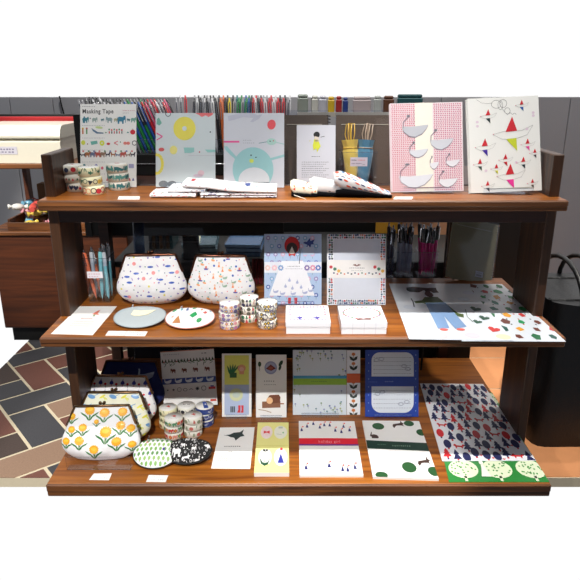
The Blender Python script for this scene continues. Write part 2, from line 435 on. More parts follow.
# white slanted bins and red folder on the open shelf
WB = pm('ivory_plastic', (228, 224, 206), .35, var=.03, coat=.4)
t = thing('ivory_bin', 'ivory rounded storage box with a flap lid on the open shelf', 'box', (-.985, 2.33, .708))
mb = MB()
prof = [(0, 0), (0, .075), (.012, .088), (.03, .092), (.26, .092), (.26, 0)]
mb.slab([(-.17, y, z) for y, z in prof], (.31, 0, 0), WB); mb.build('body', t)
mb = MB(); pr = [(-.006, .09), (-.008, .098), (.0, .118), (.012, .13), (.03, .135), (.26, .135), (.26, .09)]
mb.slab([(-.175, y, z) for y, z in pr], (.32, 0, 0), WB); mb.build('lid', t)
c = Cv(10, 4); c.rect(0, 0, 10, 4, (206, 204, 214)); c.dashes(1, 9, 1.4, 6, .8, (130, 126, 150), 2); c.dashes(1, 9, 2.8, 5, .8, (130, 126, 150), 2)
mb = MB(); c.emit(mb, lambda x, y, e: Vector((-.10+x*.008, -.001-e, .06-y*.007))); mb.build('label_sticker', t)
RED = pm('red_card', (168, 24, 30), .5)
t = thing('red_folder', 'red upright folder behind the ivory storage box', 'folder', (-1.07, 2.62, .708))
mb = MB(); mb.box(-.2, .19, 0, .03, 0, .150, RED, .004); mb.build('cover', t)
mb = MB(); mb.box(-.19, .185, .005, .025, .01, .143, PAPER); mb.build('pages', t)
t = thing('black_binder', 'black binder standing behind the red folder', 'binder', (-1.07, 2.66, .708))
mb = MB(); mb.box(-.23, .21, 0, .03, 0, .158, BLACK, .004); mb.build('cover', t)
mb = MB(); mb.ball((.0, -.002, .1), .008, STEEL, 8, (1, .3, 1)); mb.build('ring', t)
# candy bin
t = thing('wooden_tray', 'wooden tray full of wrapped sweets on the side cabinet', 'tray', (-.93, 2.36, .455))
mb = MB(); mb.box(-.15, .24, -.04, -.03, 0, .03, WOODE, .002); mb.box(-.15, .24, .2, .21, 0, .05, WOODE, .002)
mb.box(-.15, -.14, -.03, .2, 0, .04, WOODE); mb.box(.23, .24, -.03, .2, 0, .04, WOODE); mb.build('frame', t)
mb = MB(); mb.box(-.14, .23, -.03, .2, 0, .006, WOODE); mb.build('base', t)
rr = random.Random(5)
CN = {(225, 90, 80): 'coral red', (236, 236, 232): 'white', (70, 150, 120): 'green', (120, 180, 210): 'pale blue', (230, 160, 170): 'pink', (236, 205, 90): 'yellow'}
cc = list(CN); protos = {}
for n in range(56):
    c = cc[n % 6]; x = -1.05+rr.random()*.33; y = 2.35+rr.random()*.18; z = .474+(n//14)*.021
    if c not in protos:
        r = thing('wrapped_sweet', '', 'sweet', group='wrapped sweets in the wooden tray')
        film = pm('foil_%02x%02x%02x' % c, c, .3, coat=.5)
        mb = MB(); mb.ball((0, 0, 0), .02, film, 10, (1.2, .8, .65)); mb.build('wrapper', r)
        for s in (-1, 1):
            mb = MB(); mb.lathe([(.003, .02), (.011, .034), (.010, .036)], film, 8, R=Matrix.Rotation(s*PI/2, 3, 'Y')); mb.build('twist', r)
        protos[c] = r; o = r
    else: o = copy_tree(protos[c])
    tag(o, CN[c]+' wrapped sweet in the wooden tray at far left', 'sweet'); o.location = (x, y, z); o.rotation_euler = (rr.uniform(-.3, .3), rr.uniform(-.3, .3), rr.random()*3)
# cardboard box with a letter in the open bay
KR = pm('kraft_card', (126, 92, 62), .8)
t = thing('cardboard_box', 'small brown cardboard box behind the tray of sweets', 'box', (-.93, 2.62, .455))
mb = MB(); mb.box(-.14, .2, 0, .06, 0, .13, KR, .002); mb.build('body', t)
c = Cv(12, 6); c.text('m', 0, 5, 8, (220, 215, 205)); mb = MB(); c.emit(mb, lambda x, y, e: Vector((-.04+x*.005, -e, .11-y*.005))); mb.build('printed_letter', t)
# hanging cord
mb = MB(); mb.tube([(-1.06, 2.985, .93), (-1.055, 2.985, .89), (-1.03, 2.98, .75)], .0035, BLACK); tag(mb.build('power_cable'), 'thin black cable running down the grey wall at upper left', 'cable')
# black leather bag right of the unit
LEA = pm('black_leather', (12, 12, 14), .42, var=.3, scale=160, bump=.4)
t = thing('leather_bag', 'black leather bag standing on floor right of display shelf', 'bag', (.81, 1.70, 0))
mb = MB(); prof = []
n = 20
def bagpt(a, z):
    k = 1-.18*(z/.44)**2; r = (abs(math.cos(a))**.5*(1 if math.cos(a) > 0 else -1), abs(math.sin(a))**.5*(1 if math.sin(a) > 0 else -1))
    wv = 1+.03*math.sin(5*a+z*20)
    return Vector((r[0]*.125*k*wv, r[1]*.16*(1-.05*z/.44)*wv, z))
vs = [bagpt(2*PI*k/32, z) for z in [0, .01, .1, .2, .3, .38, .43] for k in range(32)]
mb.add(vs, [(i*32+k, i*32+(k+1) % 32, (i+1)*32+(k+1) % 32, (i+1)*32+k) for i in range(6) for k in range(32)], LEA, True)
mb.add(vs[-32:], [list(range(32))], LEA); mb.build('body', t)
for s in (-1, 1):
    mb = MB(); mb.tube([(s*.03, .15*math.cos(a), .42+.10*math.sin(a)) for a in [PI*i/12 for i in range(13)]], .007, LEA); mb.build('handle', t)
    mb = MB(); mb.box(-.10, .10, s*.10-.01, s*.10+.01, .418, .434, LEA, .003); mb.build('strap_tab', t)
# yellow board seen between shelves
t = thing('yellow_board', 'yellow-orange panel glimpsed behind the pen cups', 'board', (.43, 2.33, .44))
mb = MB(); mb.box(-.10, .30, 0, .012, 0, .13, pm('amber_paint', (238, 172, 50), .6), .002); mb.build('panel', t)
mb = MB(); mb.box(-.02, .12, -.02, -.002, .06, .14, pm('orange_wood', (150, 78, 30), .5), .002); mb.build('batten', t)
mb = MB(); mb.box(.0, .28, -.016, -.002, .0, .05, pm('peach_paper', (222, 160, 120), .6)); mb.build('poster', t)

# ================================================================== PEN RACKS AT THE BACK
def rack(x0, x1, y, label, zt):
    t = thing('pen_rack', label, 'rack', ((x0+x1)/2, y, ZT)); W = (x1-x0)/2
    mb = MB(); mb.box(-W, W, -.055, .06, 0, zt, BLACK, .001); mb.build('riser', t)
    mb = MB()
    for q in (-.055, 0, .055):
        mb.box(-W, W, q-.001, q+.001, zt, zt+.04, ACR); mb.box(-W, W, q-.0012, q+.0012, zt+.04, zt+.0415, ACRE)
    mb.build('clear_divider', t)
    for s in (-1, 1):
        mb = MB(); mb.box(s*W-.001, s*W+.001, -.055, .055, zt, zt+.055, ACR); mb.build('clear_end', t)
    mb = MB(); mb.tube([(-W, -.056, .032), (W, -.056, .032)], .0012, STEEL); mb.build('rail', t)
rack(-.575, -.288, 1.80, 'clear pen rack with leaning dark and green pens, left', .058)
rack(-.285, .005, 1.80, 'clear pen rack with red and white pens behind folders', .058)
def pen(name, c1, c2, L=.148, r=.0042):
    mb = MB()
    mb.lathe([(.0008, 0), (.0022, .008), (r, .02), (r, L*.55)], pm('barrel_%02x%02x%02x' % c1, c1, .3, coat=.5), 10)
    mb.lathe([(r*1.06, L*.55), (r*1.06, L*.93), (r*.6, L*.94), (r*.55, L), (.0005, L)], pm('barrel_%02x%02x%02x' % c2, c2, .3, coat=.5), 10)
    mb.box(-.0012, .0012, -r-.0022, -r-.001, L*.62, L*.92, STEEL)
    return mb.build(name)
PCN = {(24, 24, 28): 'black', (215, 215, 218): 'white', (20, 130, 60): 'green', (20, 80, 160): 'blue', (196, 28, 40): 'red', (150, 150, 155): 'grey',
       (220, 110, 50): 'orange', (225, 200, 40): 'yellow', (210, 80, 120): 'pink', (20, 110, 115): 'teal', (60, 40, 40): 'brown'}
K, Wt, G, B_, R_, Gy, O, Ye, Pk, Te, Bn = PCN
seq = [Gy, Wt, K, K, Wt, K, K, Gy, K, Wt, K, K, K, Gy, G, B_, G, B_, G, B_, R_, Pk, R_, R_, Wt, Pk, R_,
       Wt, R_, Wt, Gy, K, Wt, K, Gy, Wt, K, Bn, Wt, K, O, K, Ye, Te, G, B_, G, B_, Wt, R_, Wt, K, R_, Wt, R_, Wt, R_, R_, Wt]
pp = {}
rr = random.Random(11)
for row in (0, 1):
    for i, c in enumerate(seq):
        x = -.568+i*(.565/len(seq))+row*.0045
        if abs(x+.2865) < .006: continue
        cap = rr.choice([c, c, c, Gy, K]) if c != K else K
        if (c, cap) not in pp: o = pp[c, cap] = pen('pen', c, cap)
        else: o = pp[c, cap].copy(); COL.objects.link(o)
        lean = -.38 if i < 27 else .06*math.sin(i*.45)+rr.uniform(-.008, .008)
        if i < 5: lean = -.25
        o.location = (x+(.024 if i < 27 else 0), 1.775+row*.05, ZT+.0585+.006*row); o.rotation_euler = (-.05+rr.uniform(-.01, .01), lean, rr.random()*.1)
        if o.location.x > -.294 and i < 27: o.location.x = -.294
        cn = PCN[c]
        if i < 27: tag(o, cn+' pen leaning left in the left-hand clear rack', 'pen', cn+' pens in the left-hand rack')
        else: tag(o, cn+' pen upright in the rack above the round-motif folder and penguin folder', 'pen', cn+' pens in the right-hand rack')
# ------------------------------------------------------------------ kraft spiral notebooks at the back
def notebook(label, X, Y, z, w, h, lean, yaw=0, cover=(112, 92, 72), side=1, sticker=False, strip=True, group=None, roll=0, wire=None):
    t = thing('spiral_notebook', label, 'notebook', (X, Y, z), (-math.radians(lean), math.radians(roll), yaw))
    cm = pm('kraft_cover_%02x' % cover[0], cover, .55, var=.1, coat=.4)
    mb = MB(); mb.box(-w/2, w/2, -.001, .0, 0, h, cm); mb.build('front_cover', t)
    mb = MB(); mb.box(-w/2+.002, w/2-.002, .0002, .008, .002, h-.002, PAPER); mb.build('pages', t)
    mb = MB(); mb.box(-w/2, w/2, .0082, .0094, 0, h, cm); mb.build('back_cover', t)
    mb = MB(); n = int(h/.0075)
    for k in range(n):
        z0 = (k+.7)*h/n
        mb.tube([(side*(w/2)+.0055*math.cos(a), .004+.0065*math.sin(a), z0+.0012*math.sin(a/2)) for a in [2*PI*i/10 for i in range(10)]], .0008, wire or BLACK, 5, True)
    mb.build('spiral_binding', t)
    mb = MB(); mb.box(-w/2-.003, w/2+.001, -.0022, -.0018, -.000, h+.012, FILM); mb.build('plastic_sleeve', t)
    if strip:
        mb = MB(); mb.box(-w*.42, w*.36, -.0026, -.0023, h*.86, h*.868, pm('tape_strip', (190, 182, 168), .4)); mb.build('seal_strip', t)
    if sticker:
        c = Cv(14, 10); c.rect(0, 0, 14, 10, (200, 205, 220)); c.dashes(2, 12, 3, 6, 1, (90, 95, 120), 2)
        for i in range(9): c.rect(2+i*1.1, 5.5, 2.5+i*1.1, 8.5, (50, 50, 70), 2)
        mb = MB(); c.emit(mb, lambda x, y, e: Vector((w*.12+x*.0016, -.0028-e, .03-y*.0016*1.1+.004))); mb.build('price_sticker', t)
    return t
notebook('kraft spiral notebook in clear sleeve behind the girl card', .040, 1.605, ZT, .116, .172, 12)
notebook('kraft spiral notebook in clear sleeve behind the cloth bottle bags', .198, 1.605, ZT, .160, .172, 12)
# clear upper rail shelf with small goods
t = thing('clear_rail_shelf', 'clear raised acrylic shelf behind kraft notebooks', 'shelf', (.16, 1.84, ZT))
mb = MB(); mb.box(-.14, .22, -.06, .06, .161, .165, ACR); mb.build('shelf_plate', t)
mb = MB(); mb.box(-.14, .22, -.063, -.06, .157, .169, pm('pale_rail', (205, 200, 188), .4)); mb.build('front_rail', t)
for x in (-.14, .217):
    mb = MB(); mb.box(x, x+.003, -.06, .06, 0, .161, ACR); mb.build('end_plate', t)
goods = [(.035, .030, .05, (150, 160, 150), 'grey-green packet on the clear raised shelf'), (.068, .018, .047, (215, 215, 205), 'white packet on the clear raised shelf'),
         (.090, .02, .046, (205, 205, 215), 'silvery packet on the clear raised shelf'), (.113, .018, .044, (228, 190, 40), 'yellow packet on the clear raised shelf'),
         (.134, .016, .045, (180, 40, 40), 'red packet on the clear raised shelf'), (.152, .014, .042, (40, 70, 150), 'blue packet on the clear raised shelf'),
         (.197, .05, .044, (205, 190, 190), 'pale pink wide packet on the clear raised shelf'), (.24, .02, .046, (200, 205, 200), 'pale grey narrow packet on the clear raised shelf'),
         (.27, .028, .046, (110, 66, 40), 'brown packet on the clear raised shelf'), (.328, .07, .05, (24, 92, 98), 'teal box at right end of the clear raised shelf')]
for x, w, h, c, lb in goods:
    t = thing('goods_packet', lb, 'packet', (x*1.03, 1.83, ZT+.165))
    mb = MB(); mb.box(-w/2, w/2, -.012, .012, 0, h*.8, c, .002); mb.build('body', t)
    mb = MB(); mb.box(-w/2+.001, w/2-.001, -.008, .008, h*.8, h, c, .003); mb.build('flap', t)
# ================================================================== GENERATORS FOR THE GOODS
def rnd_band(c, kinds, n, y, s, cols, seed, W=None, jit=0):
    r = random.Random(seed); W = W or c.W
    for i in range(n):
        k = kinds[i % len(kinds)]; col = cols[r.randrange(len(cols))]; x = (i+.5)*W/n+r.uniform(-.1, .1)*s; yy = y+r.uniform(-jit, jit)
        if k == 'dot': c.ell(x, yy, s*.4, s*.38, col)
        elif k == 'ring': c.ring(x, yy, s*.36, s*.12, col)
        elif k == 'tri': c.star(x, yy, s*.5, col, n=3, q=.5, rot=r.random()*6)
        elif k == 'flower': c.star(x, yy, s*.5, col, n=6, q=.5); c.ell(x, yy, s*.15, s*.15, (230, 200, 60), 2)
        else: c.sh(k, x, yy, s, col, flip=r.choice((-1, 1)), rot=r.uniform(-.15, .15))
    return c
RR = .0252
TAPEM = pm('washi_white', (236, 234, 222), .45, var=.02, coat=.35)
LABM = pm('tape_label', (240, 240, 236), .5, var=.01, coat=.3)
def roll(label, pos, h, kinds, cols, group, seed, base=None, topcol=(190, 50, 50), R=RR, n=9, yaw=0, rows=1, band=None, s=10, top=None):
    t = thing('masking_tape', label, 'masking tape', pos, (0, 0, yaw), group)
    b = base or TAPEM; s *= 1.35
    mb = MB(); mb.lathe([(R*.93, 0), (R, .0012), (R, h-.0016), (R*.95, h-.0004), (R*.60, h-.0004), (R*.60, .0)], b, 36, caps=False)
    c = Cv(2*PI*R*1000, h*1000)
    if band: c.rect(0, 2, c.W, c.H-2, band)
    for q in range(rows):
        rnd_band(c, kinds, n, c.H*(q+.5)/rows, s, cols, seed+q, jit=c.H*.06)
    c.emit(mb, lambda x, y, e: Vector(((R+e)*math.sin(x/1000/R), -(R+e)*math.cos(x/1000/R), h-y/1000)), L=4.0)
    tp_ = mb.build('tape', t)
    mb = MB(); mb.lathe([(R*.9, h-.0006), (R*.9, h), (.0005, h)], LABM, 36, caps=False)
    c = Cv(40, 40)
    if top: top(c)
    else:
        c.sh(kinds[0] if isinstance(kinds[0], list) else PEAR, 20, 18, 11, topcol); c.dashes(8, 32, 29, 7, 1.2, (150, 150, 150))
        c.ring(20, 20, 6.5, .4, (205, 200, 195), l=1)
    c.emit(mb, lambda x, y, e: Vector(((x-20)/20*R*.9, (20-y)/20*R*.9, h+e))); mb.build('top_label', tp_)
    mb = MB(); mb.lathe([(R*.60, .0004), (R*.56, .0006), (R*.56, h-.0008), (R*.60, h-.0008)], KR, 24, caps=False); mb.build('core', t)
    return t
# ------------------------------------------------------------------ clasp purse
def pouch(name, label, box, z, lean, T, fr, cv, cloth=CLOTH, metal=COPPER, group=None, yaw=0, ctrl=None, seed=1, frame_dip=0, cat='purse', roll_=0):
    u0, u1, vb, vt = box
    X, Y, w, H, l = stand_frame(u0, u1, vb, vt, z, lean); hw = w/2
    l0 = l
    ctrl = ctrl or [(0, .60), (.03, .72), (.1, .87), (.2, .97), (.3, 1.0), (.42, .985), (.6, .90), (.8, fr+(1-fr)*.32), (1, fr)]
    def wd(t):
        t = min(1, max(0, t))
        for (a, p), (b, q) in zip(ctrl, ctrl[1:]):
            if t <= b: k = (t-a)/(b-a); k = k*k*(3-2*k)*.35+k*.65; return hw*(p+(q-p)*k)
        return hw*ctrl[-1][1]
    def g(t):
        pts = [(0, .25), (.04, .55), (.12, .85), (.28, 1), (.5, .86), (.75, .5), (1, .16)]
        for (a, p), (b, q) in zip(pts, pts[1:]):
            if t <= b: return p+(q-p)*(t-a)/(b-a)
        return pts[-1][1]
    def S(s, t, side, off=0):
        s = max(-1, min(1, s)); W_ = wd(t)
        x = W_*math.sin(s*PI/2); e = math.cos(s*PI/2)**.8 if abs(s) < 1 else 0
        wr = .0035*noise.noise(Vector((x*28+seed*3, t*3.6, seed)))+.0016*noise.noise(Vector((x*70, t*9, seed+4)))
        wr += .0022*math.sin(x*90+seed)*max(0, (t-.55))*1.3
        y = side*(T/2*g(t)*e+wr*e*1.2+off)
        zz = t*H + (.012*(x/hw)**2*(1-t)**3) - frame_dip*(1-(x/hw)**2)*t**6
        return Vector((x, y, zz+.0))
    t_ = thing(name, label, cat, (X, Y+T*.40, z+.001), (-l0, roll_, yaw), group)
    NS, NT = 32, 22
    mb = MB()
    for side in (-1, 1):
        vs = [S(-1+2*i/NS, j/NT, side) for j in range(NT+1) for i in range(NS+1)]
        fs = [(j*(NS+1)+i, j*(NS+1)+i+1, (j+1)*(NS+1)+i+1, (j+1)*(NS+1)+i) for j in range(NT) for i in range(NS)]
        if side > 0: fs = [f[::-1] for f in fs]
        mb.add(vs, fs, cloth, True)
    a = [S(-1+2*i/NS, 0, -1) for i in range(NS+1)]; b = [S(-1+2*i/NS, 0, 1) for i in range(NS+1)]
    mb.add(a+b, [(i, NS+1+i, NS+2+i, i+1) for i in range(NS)], cloth, True)
    def fn(x, y, e):
        t = 1-y/cv.H; xx = (x/cv.W-.5)*2*hw; q = max(-.985, min(.985, xx/wd(t)))
        p = S(math.asin(q)/(PI/2), t, -1, e*1.6+.0002); return p
    cv.emit(mb, fn, L=3.2)
    mb.build('pouch_body', t_)
    # metal frame: two channels meeting on top, running down both sides
    mb = MB()
    for side in (-1, 1):
        pts = []
        for tt in (.66, .72, .8, .88, .95): pts.append(S(-.99, tt, side)+Vector((-.0012, side*.0022, 0)))
        for i in range(13):
            q = -1+2*i/12; pts.append(S(q*.96, 1, side)+Vector((0, side*.0022, .0016)))
        for tt in (.95, .88, .8, .72, .66): pts.append(S(.99, tt, side)+Vector((.0012, side*.0022, 0)))
        mb.tube(pts, .0030, metal, 8)
    frm = mb.build('metal_frame', t_)
    for s in (-1, 1):
        mb = MB(); top = S(0, 1, -1); bz = top.z+.009
        mb.tube([(s*.004, 0, top.z+.001), (s*.003, -s*.002, bz-.003), (-s*.0015, -s*.004, bz)], .0013, metal, 6)
        mb.ball((-s*.004, -s*.004, bz), .0042, metal, 10); mb.build('clasp_knob', frm)
    for s in (-1, 1):
        mb = MB(); p = S(s*.99, .66, -1); mb.ball((p.x, 0, p.z), .0034, metal, 8, (.8, 1.2, .8)); mb.build('hinge', frm)
    return t_
# ------------------------------------------------------------------ lying oval zip pouch
def oval(label, box, z, cv, cloth, th=.018, group=None, zipc=(190, 190, 190), tilt=7, tag_=None, pull=1, rot=0, dyb=0):
    u0, u1, vt, vb = box
    A = at((u0+u1)/2, vb, z); Y0 = A.y; um = (u0+u1)/2
    Bk = at(um, vt, z+th*.6+.0)
    rx = (u1-u0)/620/(CP+(290-(vb+vt)/2)/F*SP)*((Y0+Bk.y)/2)/2; ry = (Bk.y-Y0)/2
    l = math.radians(tilt)
    t = thing('zip_pouch', label, 'pouch', (xs(um, (vb+vt)/2)*(Y0+ry), Y0+ry+dyb, z+math.sin(l)*ry*.88+.006), (l, 0, rot), group)
    ry = ry/math.cos(l)*(1-.35*math.sin(l))
    def S(x, y, side, e=0):                # x,y in -1..1 disc, shape flatter at the zipper side (+y)
        r = min(1, math.hypot(x, y)); k = (1-r**2.6)**.62 if r < 1 else 0
        yy = y if y < .55 else .55+(y-.55)*.72
        hgt = side*th/2*k+.0006*noise.noise(Vector((x*4, y*4, 3)))*k
        return Vector((x*rx, yy*ry, hgt+side*e+.0))
    N, Q = 48, 12
    mb = MB()
    for side in (1, -1):
        vs = [S(0, 0, side)]; fs = []
        for i in range(1, Q+1):
            for k in range(N):
                a = 2*PI*k/N; r = math.sin(PI/2*i/Q); vs.append(S(r*math.cos(a), r*math.sin(a), side))
        fs += [(0, 1+k, 1+(k+1) % N) for k in range(N)]
        fs += [(1+i*N+k, 1+(i+1)*N+k, 1+(i+1)*N+(k+1) % N, 1+i*N+(k+1) % N) for i in range(Q-1) for k in range(N)]
        if side < 0: fs = [f[::-1] for f in fs]
        mb.add(vs, fs, cloth, True)
    def fn(x, y, e):
        a, b = (x/cv.W-.5)*2, (.5-y/cv.H)*2; r = math.hypot(a, b)
        if r > .97: a, b = a/r*.97, b/r*.97
        return S(a, b, 1, e*1.5+.0002)
    cv.emit(mb, fn, L=cv.W/14)
    mb.build('pouch_body', t)
    mb = MB(); mb.tube([S(math.cos(a), math.sin(a), 1)*1.008 for a in [2*PI*k/N for k in range(N)]], .0013, pm('piping_%02x%02x%02x' % zipc, zipc, .5), 6, True); mb.build('piping', t)
    if pull:
        mb = MB(); p = S(math.cos(1.2*PI/2+.2), math.sin(1.2*PI/2+.2), 1)
        mb.ball(p+Vector((0, .004, 0)), .004, STEEL, 8, (1, .6, .4)); mb.box(p.x-.002, p.x+.002, p.y+.005, p.y+.016, p.z-.001, p.z+.001, STEEL, .0005); mb.build('zip_pull', t)
    if tag_: tag_(t, S)
    return t
# ------------------------------------------------------------------ folded cloth with a soft rounded fold
def folded(mb, st, cv, mat, seed=0, NP=20, under=None):
    """st: stations along x: (x, zbottom, thickness, yfront, yback)"""
    def prof(a, zb, th, y0, y1):
        c_, s_ = math.cos(a), math.sin(a); e = .35
        return ((y0+y1)/2-(y1-y0)/2*math.copysign(abs(c_)**e, c_), zb+th/2+th/2*math.copysign(abs(s_)**.7, s_))
    def at_(q, a):
        q = max(0, min(1, q))*(len(st)-1); i = min(len(st)-2, int(q)); k = q-i
        v = [st[i][j]*(1-k)+st[i+1][j]*k for j in range(5)]
        y, z = prof(a, v[1], v[2], v[3], v[4])
        z += .0012*noise.noise(Vector((v[0]*40, y*30, seed)))*(1 if math.sin(a) > 0 else 0)
        return Vector((v[0], y, z))
    NX = 24; vs = [at_(i/NX, 2*PI*k/NP) for i in range(NX+1) for k in range(NP)]
    mb.add(vs, [(i*NP+k, i*NP+(k+1) % NP, (i+1)*NP+(k+1) % NP, (i+1)*NP+k) for i in range(NX) for k in range(NP)], mat, True)
    mb.add(vs[:NP]+vs[-NP:], [list(range(NP))[::-1], list(range(NP, 2*NP))], mat)
    if cv:
        def fn(x, y, e):                   # y: 0 back of top .. H bottom of the front
            p = at_(x/cv.W, PI*.88-y/cv.H*(PI*.88+.55)) if False else at_(x/cv.W, -.6+(1-y/cv.H)*(PI*.9+.6))
            return p+Vector((0, -e*.7, e*.9))
        cv.emit(mb, fn, L=cv.W/26)
# ------------------------------------------------------------------ pen cup
def cup(label, u0, u1, vb, vt, z, ctop, pens, group=None, lab=None, taper=1.0, lean=0, pengroup=None, pname=None):
    Y0 = at(0, vb, z).y; X0 = xs(u0, vb)*Y0; X1 = xs(u1, vb)*Y0; r = (X1-X0)/2; Yc = Y0+r
    h = (slope(vt)*(Yc-r)+CZ)-z
    t = thing('pen_cup', label, 'pen holder', ((X0+X1)/2, Yc, z), (0, 0, 0), group)
    mb = MB(); k = taper
    for (a, b) in (((-r, -r), (r, -r)), ((r, -r), (r, r)), ((r, r), (-r, r)), ((-r, r), (-r, -r))):
        p = [Vector((a[0], a[1], 0)), Vector((b[0], b[1], 0)), Vector((b[0]*k, b[1]*k, h)), Vector((a[0]*k, a[1]*k, h))]
        nrm = (p[1]-p[0]).cross(p[3]-p[0]).normalized()*.0015
        mb.slab(p, -nrm, ACR)
    mb.build('clear_wall', t)
    mb = MB(); mb.box(-r, r, -r, r, 0, .003, ACR); mb.build('clear_base', t)
    mb = MB(); mb.tube([(-r*k, -r*k, h), (r*k, -r*k, h), (r*k, r*k, h), (-r*k, r*k, h)], .0009, ACRE, 6, True); mb.build('rim', t)
    if lab:
        mb = MB(); lab(mb, r, h); mb.build('price_label', t)
    for i, (x, y, lx, ly, c1, c2, L, lb) in enumerate(pens):
        o = full_pen(c1, c2, L); o.location = ((X0+X1)/2+x*r, Yc+y*r, z+.004); o.rotation_euler = (-ly, lx, i*.9)
        tag(o, lb, 'pen', pengroup)
    return t
FP = {}
def full_pen(c1, c2, L):
    if (c1, c2, L) in FP: return copy_tree(FP[c1, c2, L])
    t = thing('pen', '', 'pen'); r = .0048
    m1 = pm('barrel_%02x%02x%02x' % c1, c1, .25, coat=.5); m2 = pm('barrel_%02x%02x%02x' % c2, c2, .25, coat=.5)
    mb = MB(); mb.lathe([(.0008, 0), (.0024, .009), (r, .022), (r, L*.66)], m1, 12); mb.build('barrel', t)
    mb = MB(); mb.lathe([(r*1.06, L*.66), (r*1.06, L*.90), (r*.75, L*.93)], m2, 12); gr_ = mb.build('grip', t)
    mb = MB(); mb.lathe([(r*.55, L*.93), (r*.5, L*.99), (r*.2, L)], STEEL, 10); mb.build('push_button', gr_)
    mb = MB(); mb.box(-.0014, .0014, -r-.003, -r-.0016, L*.68, L*.92, STEEL); mb.box(-.0014, .0014, -r-.003, -r*.8, L*.9, L*.92, STEEL); mb.build('clip', gr_)
    FP[c1, c2, L] = t
    return t
def price(label, px, z, seed=1, fold=None):
    c = Cv(30, 14); c.dashes(4, 20, 4, 6, 1.0, (170, 170, 175)); c.dashes(4, 14, 10, 4, 1.0, (185, 180, 185)); c.dashes(17, 27, 10, 3, 1.4, (150, 150, 160))
    return lay('price_card', label, 'price card', px, z, c, .0008)
# ================================================================== TOP SHELF
def sh(c, S_, x, y, k, col, l=1, flip=1, rot=0): return c.sh(S_, x, y, k, col, l, flip, rot)
r = random.Random(21)
# masking tape poster card, canvas 58x83
c = Cv(58, 83)
c.text('Masking Tape', 2.2, 9.3, 6.1, (40, 40, 50), sx=.86, space=1.12, bold=.11)
c.dashes(2, 16, 2.6, 8, .7, (150, 150, 160)); c.dashes(44, 57, 6.6, 7, .6, (200, 120, 140)); c.dashes(44, 51, 9, 4, .6, (150, 150, 160))
for yy in (21.5, 34, 46, 58, 70): c.dashes(2, 26, yy, 14, .5, (150, 152, 160))
TL = (70, 140, 150); GRN = (70, 120, 80); RD = (206, 44, 60)
for x, s, k in ((5.5, 6, TL), (15, 5, (150, 170, 165)), (23, 3, (90, 130, 140)), (30, 6, (140, 165, 170)), (37, 4, (180, 180, 150)), (42.5, 8, (60, 130, 160)), (50, 3, (80, 120, 130)), (55, 5, (120, 170, 160))):
    sh(c, GOAT, x, 16, s*1.15, k, flip=-1 if x % 2 else 1)
c.rect(3.6, 12.5, 5, 19, (50, 120, 150), 2); c.ell(10.5, 14.5, .7, .6, (90, 90, 120))
c.rect(2, 25, 3.4, 30, (200, 110, 60)); c.rect(6, 25, 7.4, 30, (90, 150, 90)); c.ell(2.7, 24.5, 1, 1, (220, 190, 60)); c.ell(6.7, 24.5, 1, 1, (200, 90, 90))
c.poly([(11.5, 24), (18, 28), (24, 28.6), (24, 29.6), (17, 29.6), (13, 27)], (90, 120, 150)); c.ell(19.5, 23.5, 4, 1.2, (200, 220, 150), rot=.1)
for i in range(6): c.ell(30+i*2.6, 26 if i % 2 else 25.5, .95, .9, (204, 60, 70) if i % 2 else (90, 140, 110)); c.rect(29.5+i*2.6, 27.2, 30.6+i*2.6, 29.6, (40, 60, 60) if i % 2 else (200, 60, 60))
c.ell(26.5, 28.6, .8, .6, GRN); c.poly([(48, 29), (49.3, 27.4), (50.6, 29)], (60, 130, 130)); c.ell(54.3, 28, 2.7, 2.5, RD); c.rect(54.1, 24.6, 54.6, 26, GRN, 2)
c.ell(3, 38.6, 2.2, 2.4, (216, 222, 80)); c.ell(7.5, 40, .6, .6, (150, 60, 60)); c.poly([(10.5, 37.5), (17.5, 36.6), (18, 39.6), (11.5, 41)], (110, 180, 170))
c.ell(22.5, 39, 2.6, 2.7, (214, 226, 70)); c.ell(22.5, 39, .8, .8, (240, 240, 220), 2); c.ell(29, 39.8, 1.9, 1.2, (206, 60, 60))
c.line([(39, 37), (35, 39), (39, 41)], .7, (220, 70, 80)); c.ell(41.5, 38, .6, .6, GRN); c.ell(46.4, 39.2, 1.9, 1.6, (236, 140, 130)); c.ell(49.6, 39.2, 1.9, 1.6, (236, 140, 130)); c.ring(56, 39, 2.2, .7, (50, 60, 60))
for i in range(11): sh(c, random.Random(i).choice([GOAT, FOX, CAT]), 2.5+i*5.2, 50.5, 6.6, [(60, 56, 70), (170, 110, 70), (110, 120, 150), (190, 90, 80), (150, 120, 100)][i % 5], flip=-1 if i % 3 else 1)
for i in range(10): c.ell(3+i*5.6, 47.2, 1.1, .9, [(220, 130, 130), (110, 150, 120), (130, 140, 180)][i % 3])
for i in range(9): c.ell(4+i*6.2, 64 if i % 2 else 61.5, 1.4, 1.6, [(60, 130, 140), (220, 170, 120), (150, 150, 200), (220, 110, 130)][i % 4])
for i in range(8): sh(c, GIRL, 28+i*3.8, 75, 6, [(210, 80, 100), (110, 110, 160), (90, 150, 120)][i % 3])
c.rect(50, 60, 55.4, 64, (170, 170, 205), 2)
o, fr = stand('display_card', 'white sample sheet headed Masking Tape with rows of small coloured motifs', 'sign', (80.5, 136.5, 187, 104), ZT, 18, c, PAPER)
easel('clear acrylic easel behind the Masking Tape sample sheet', fr, ZT, hfrac=.5)
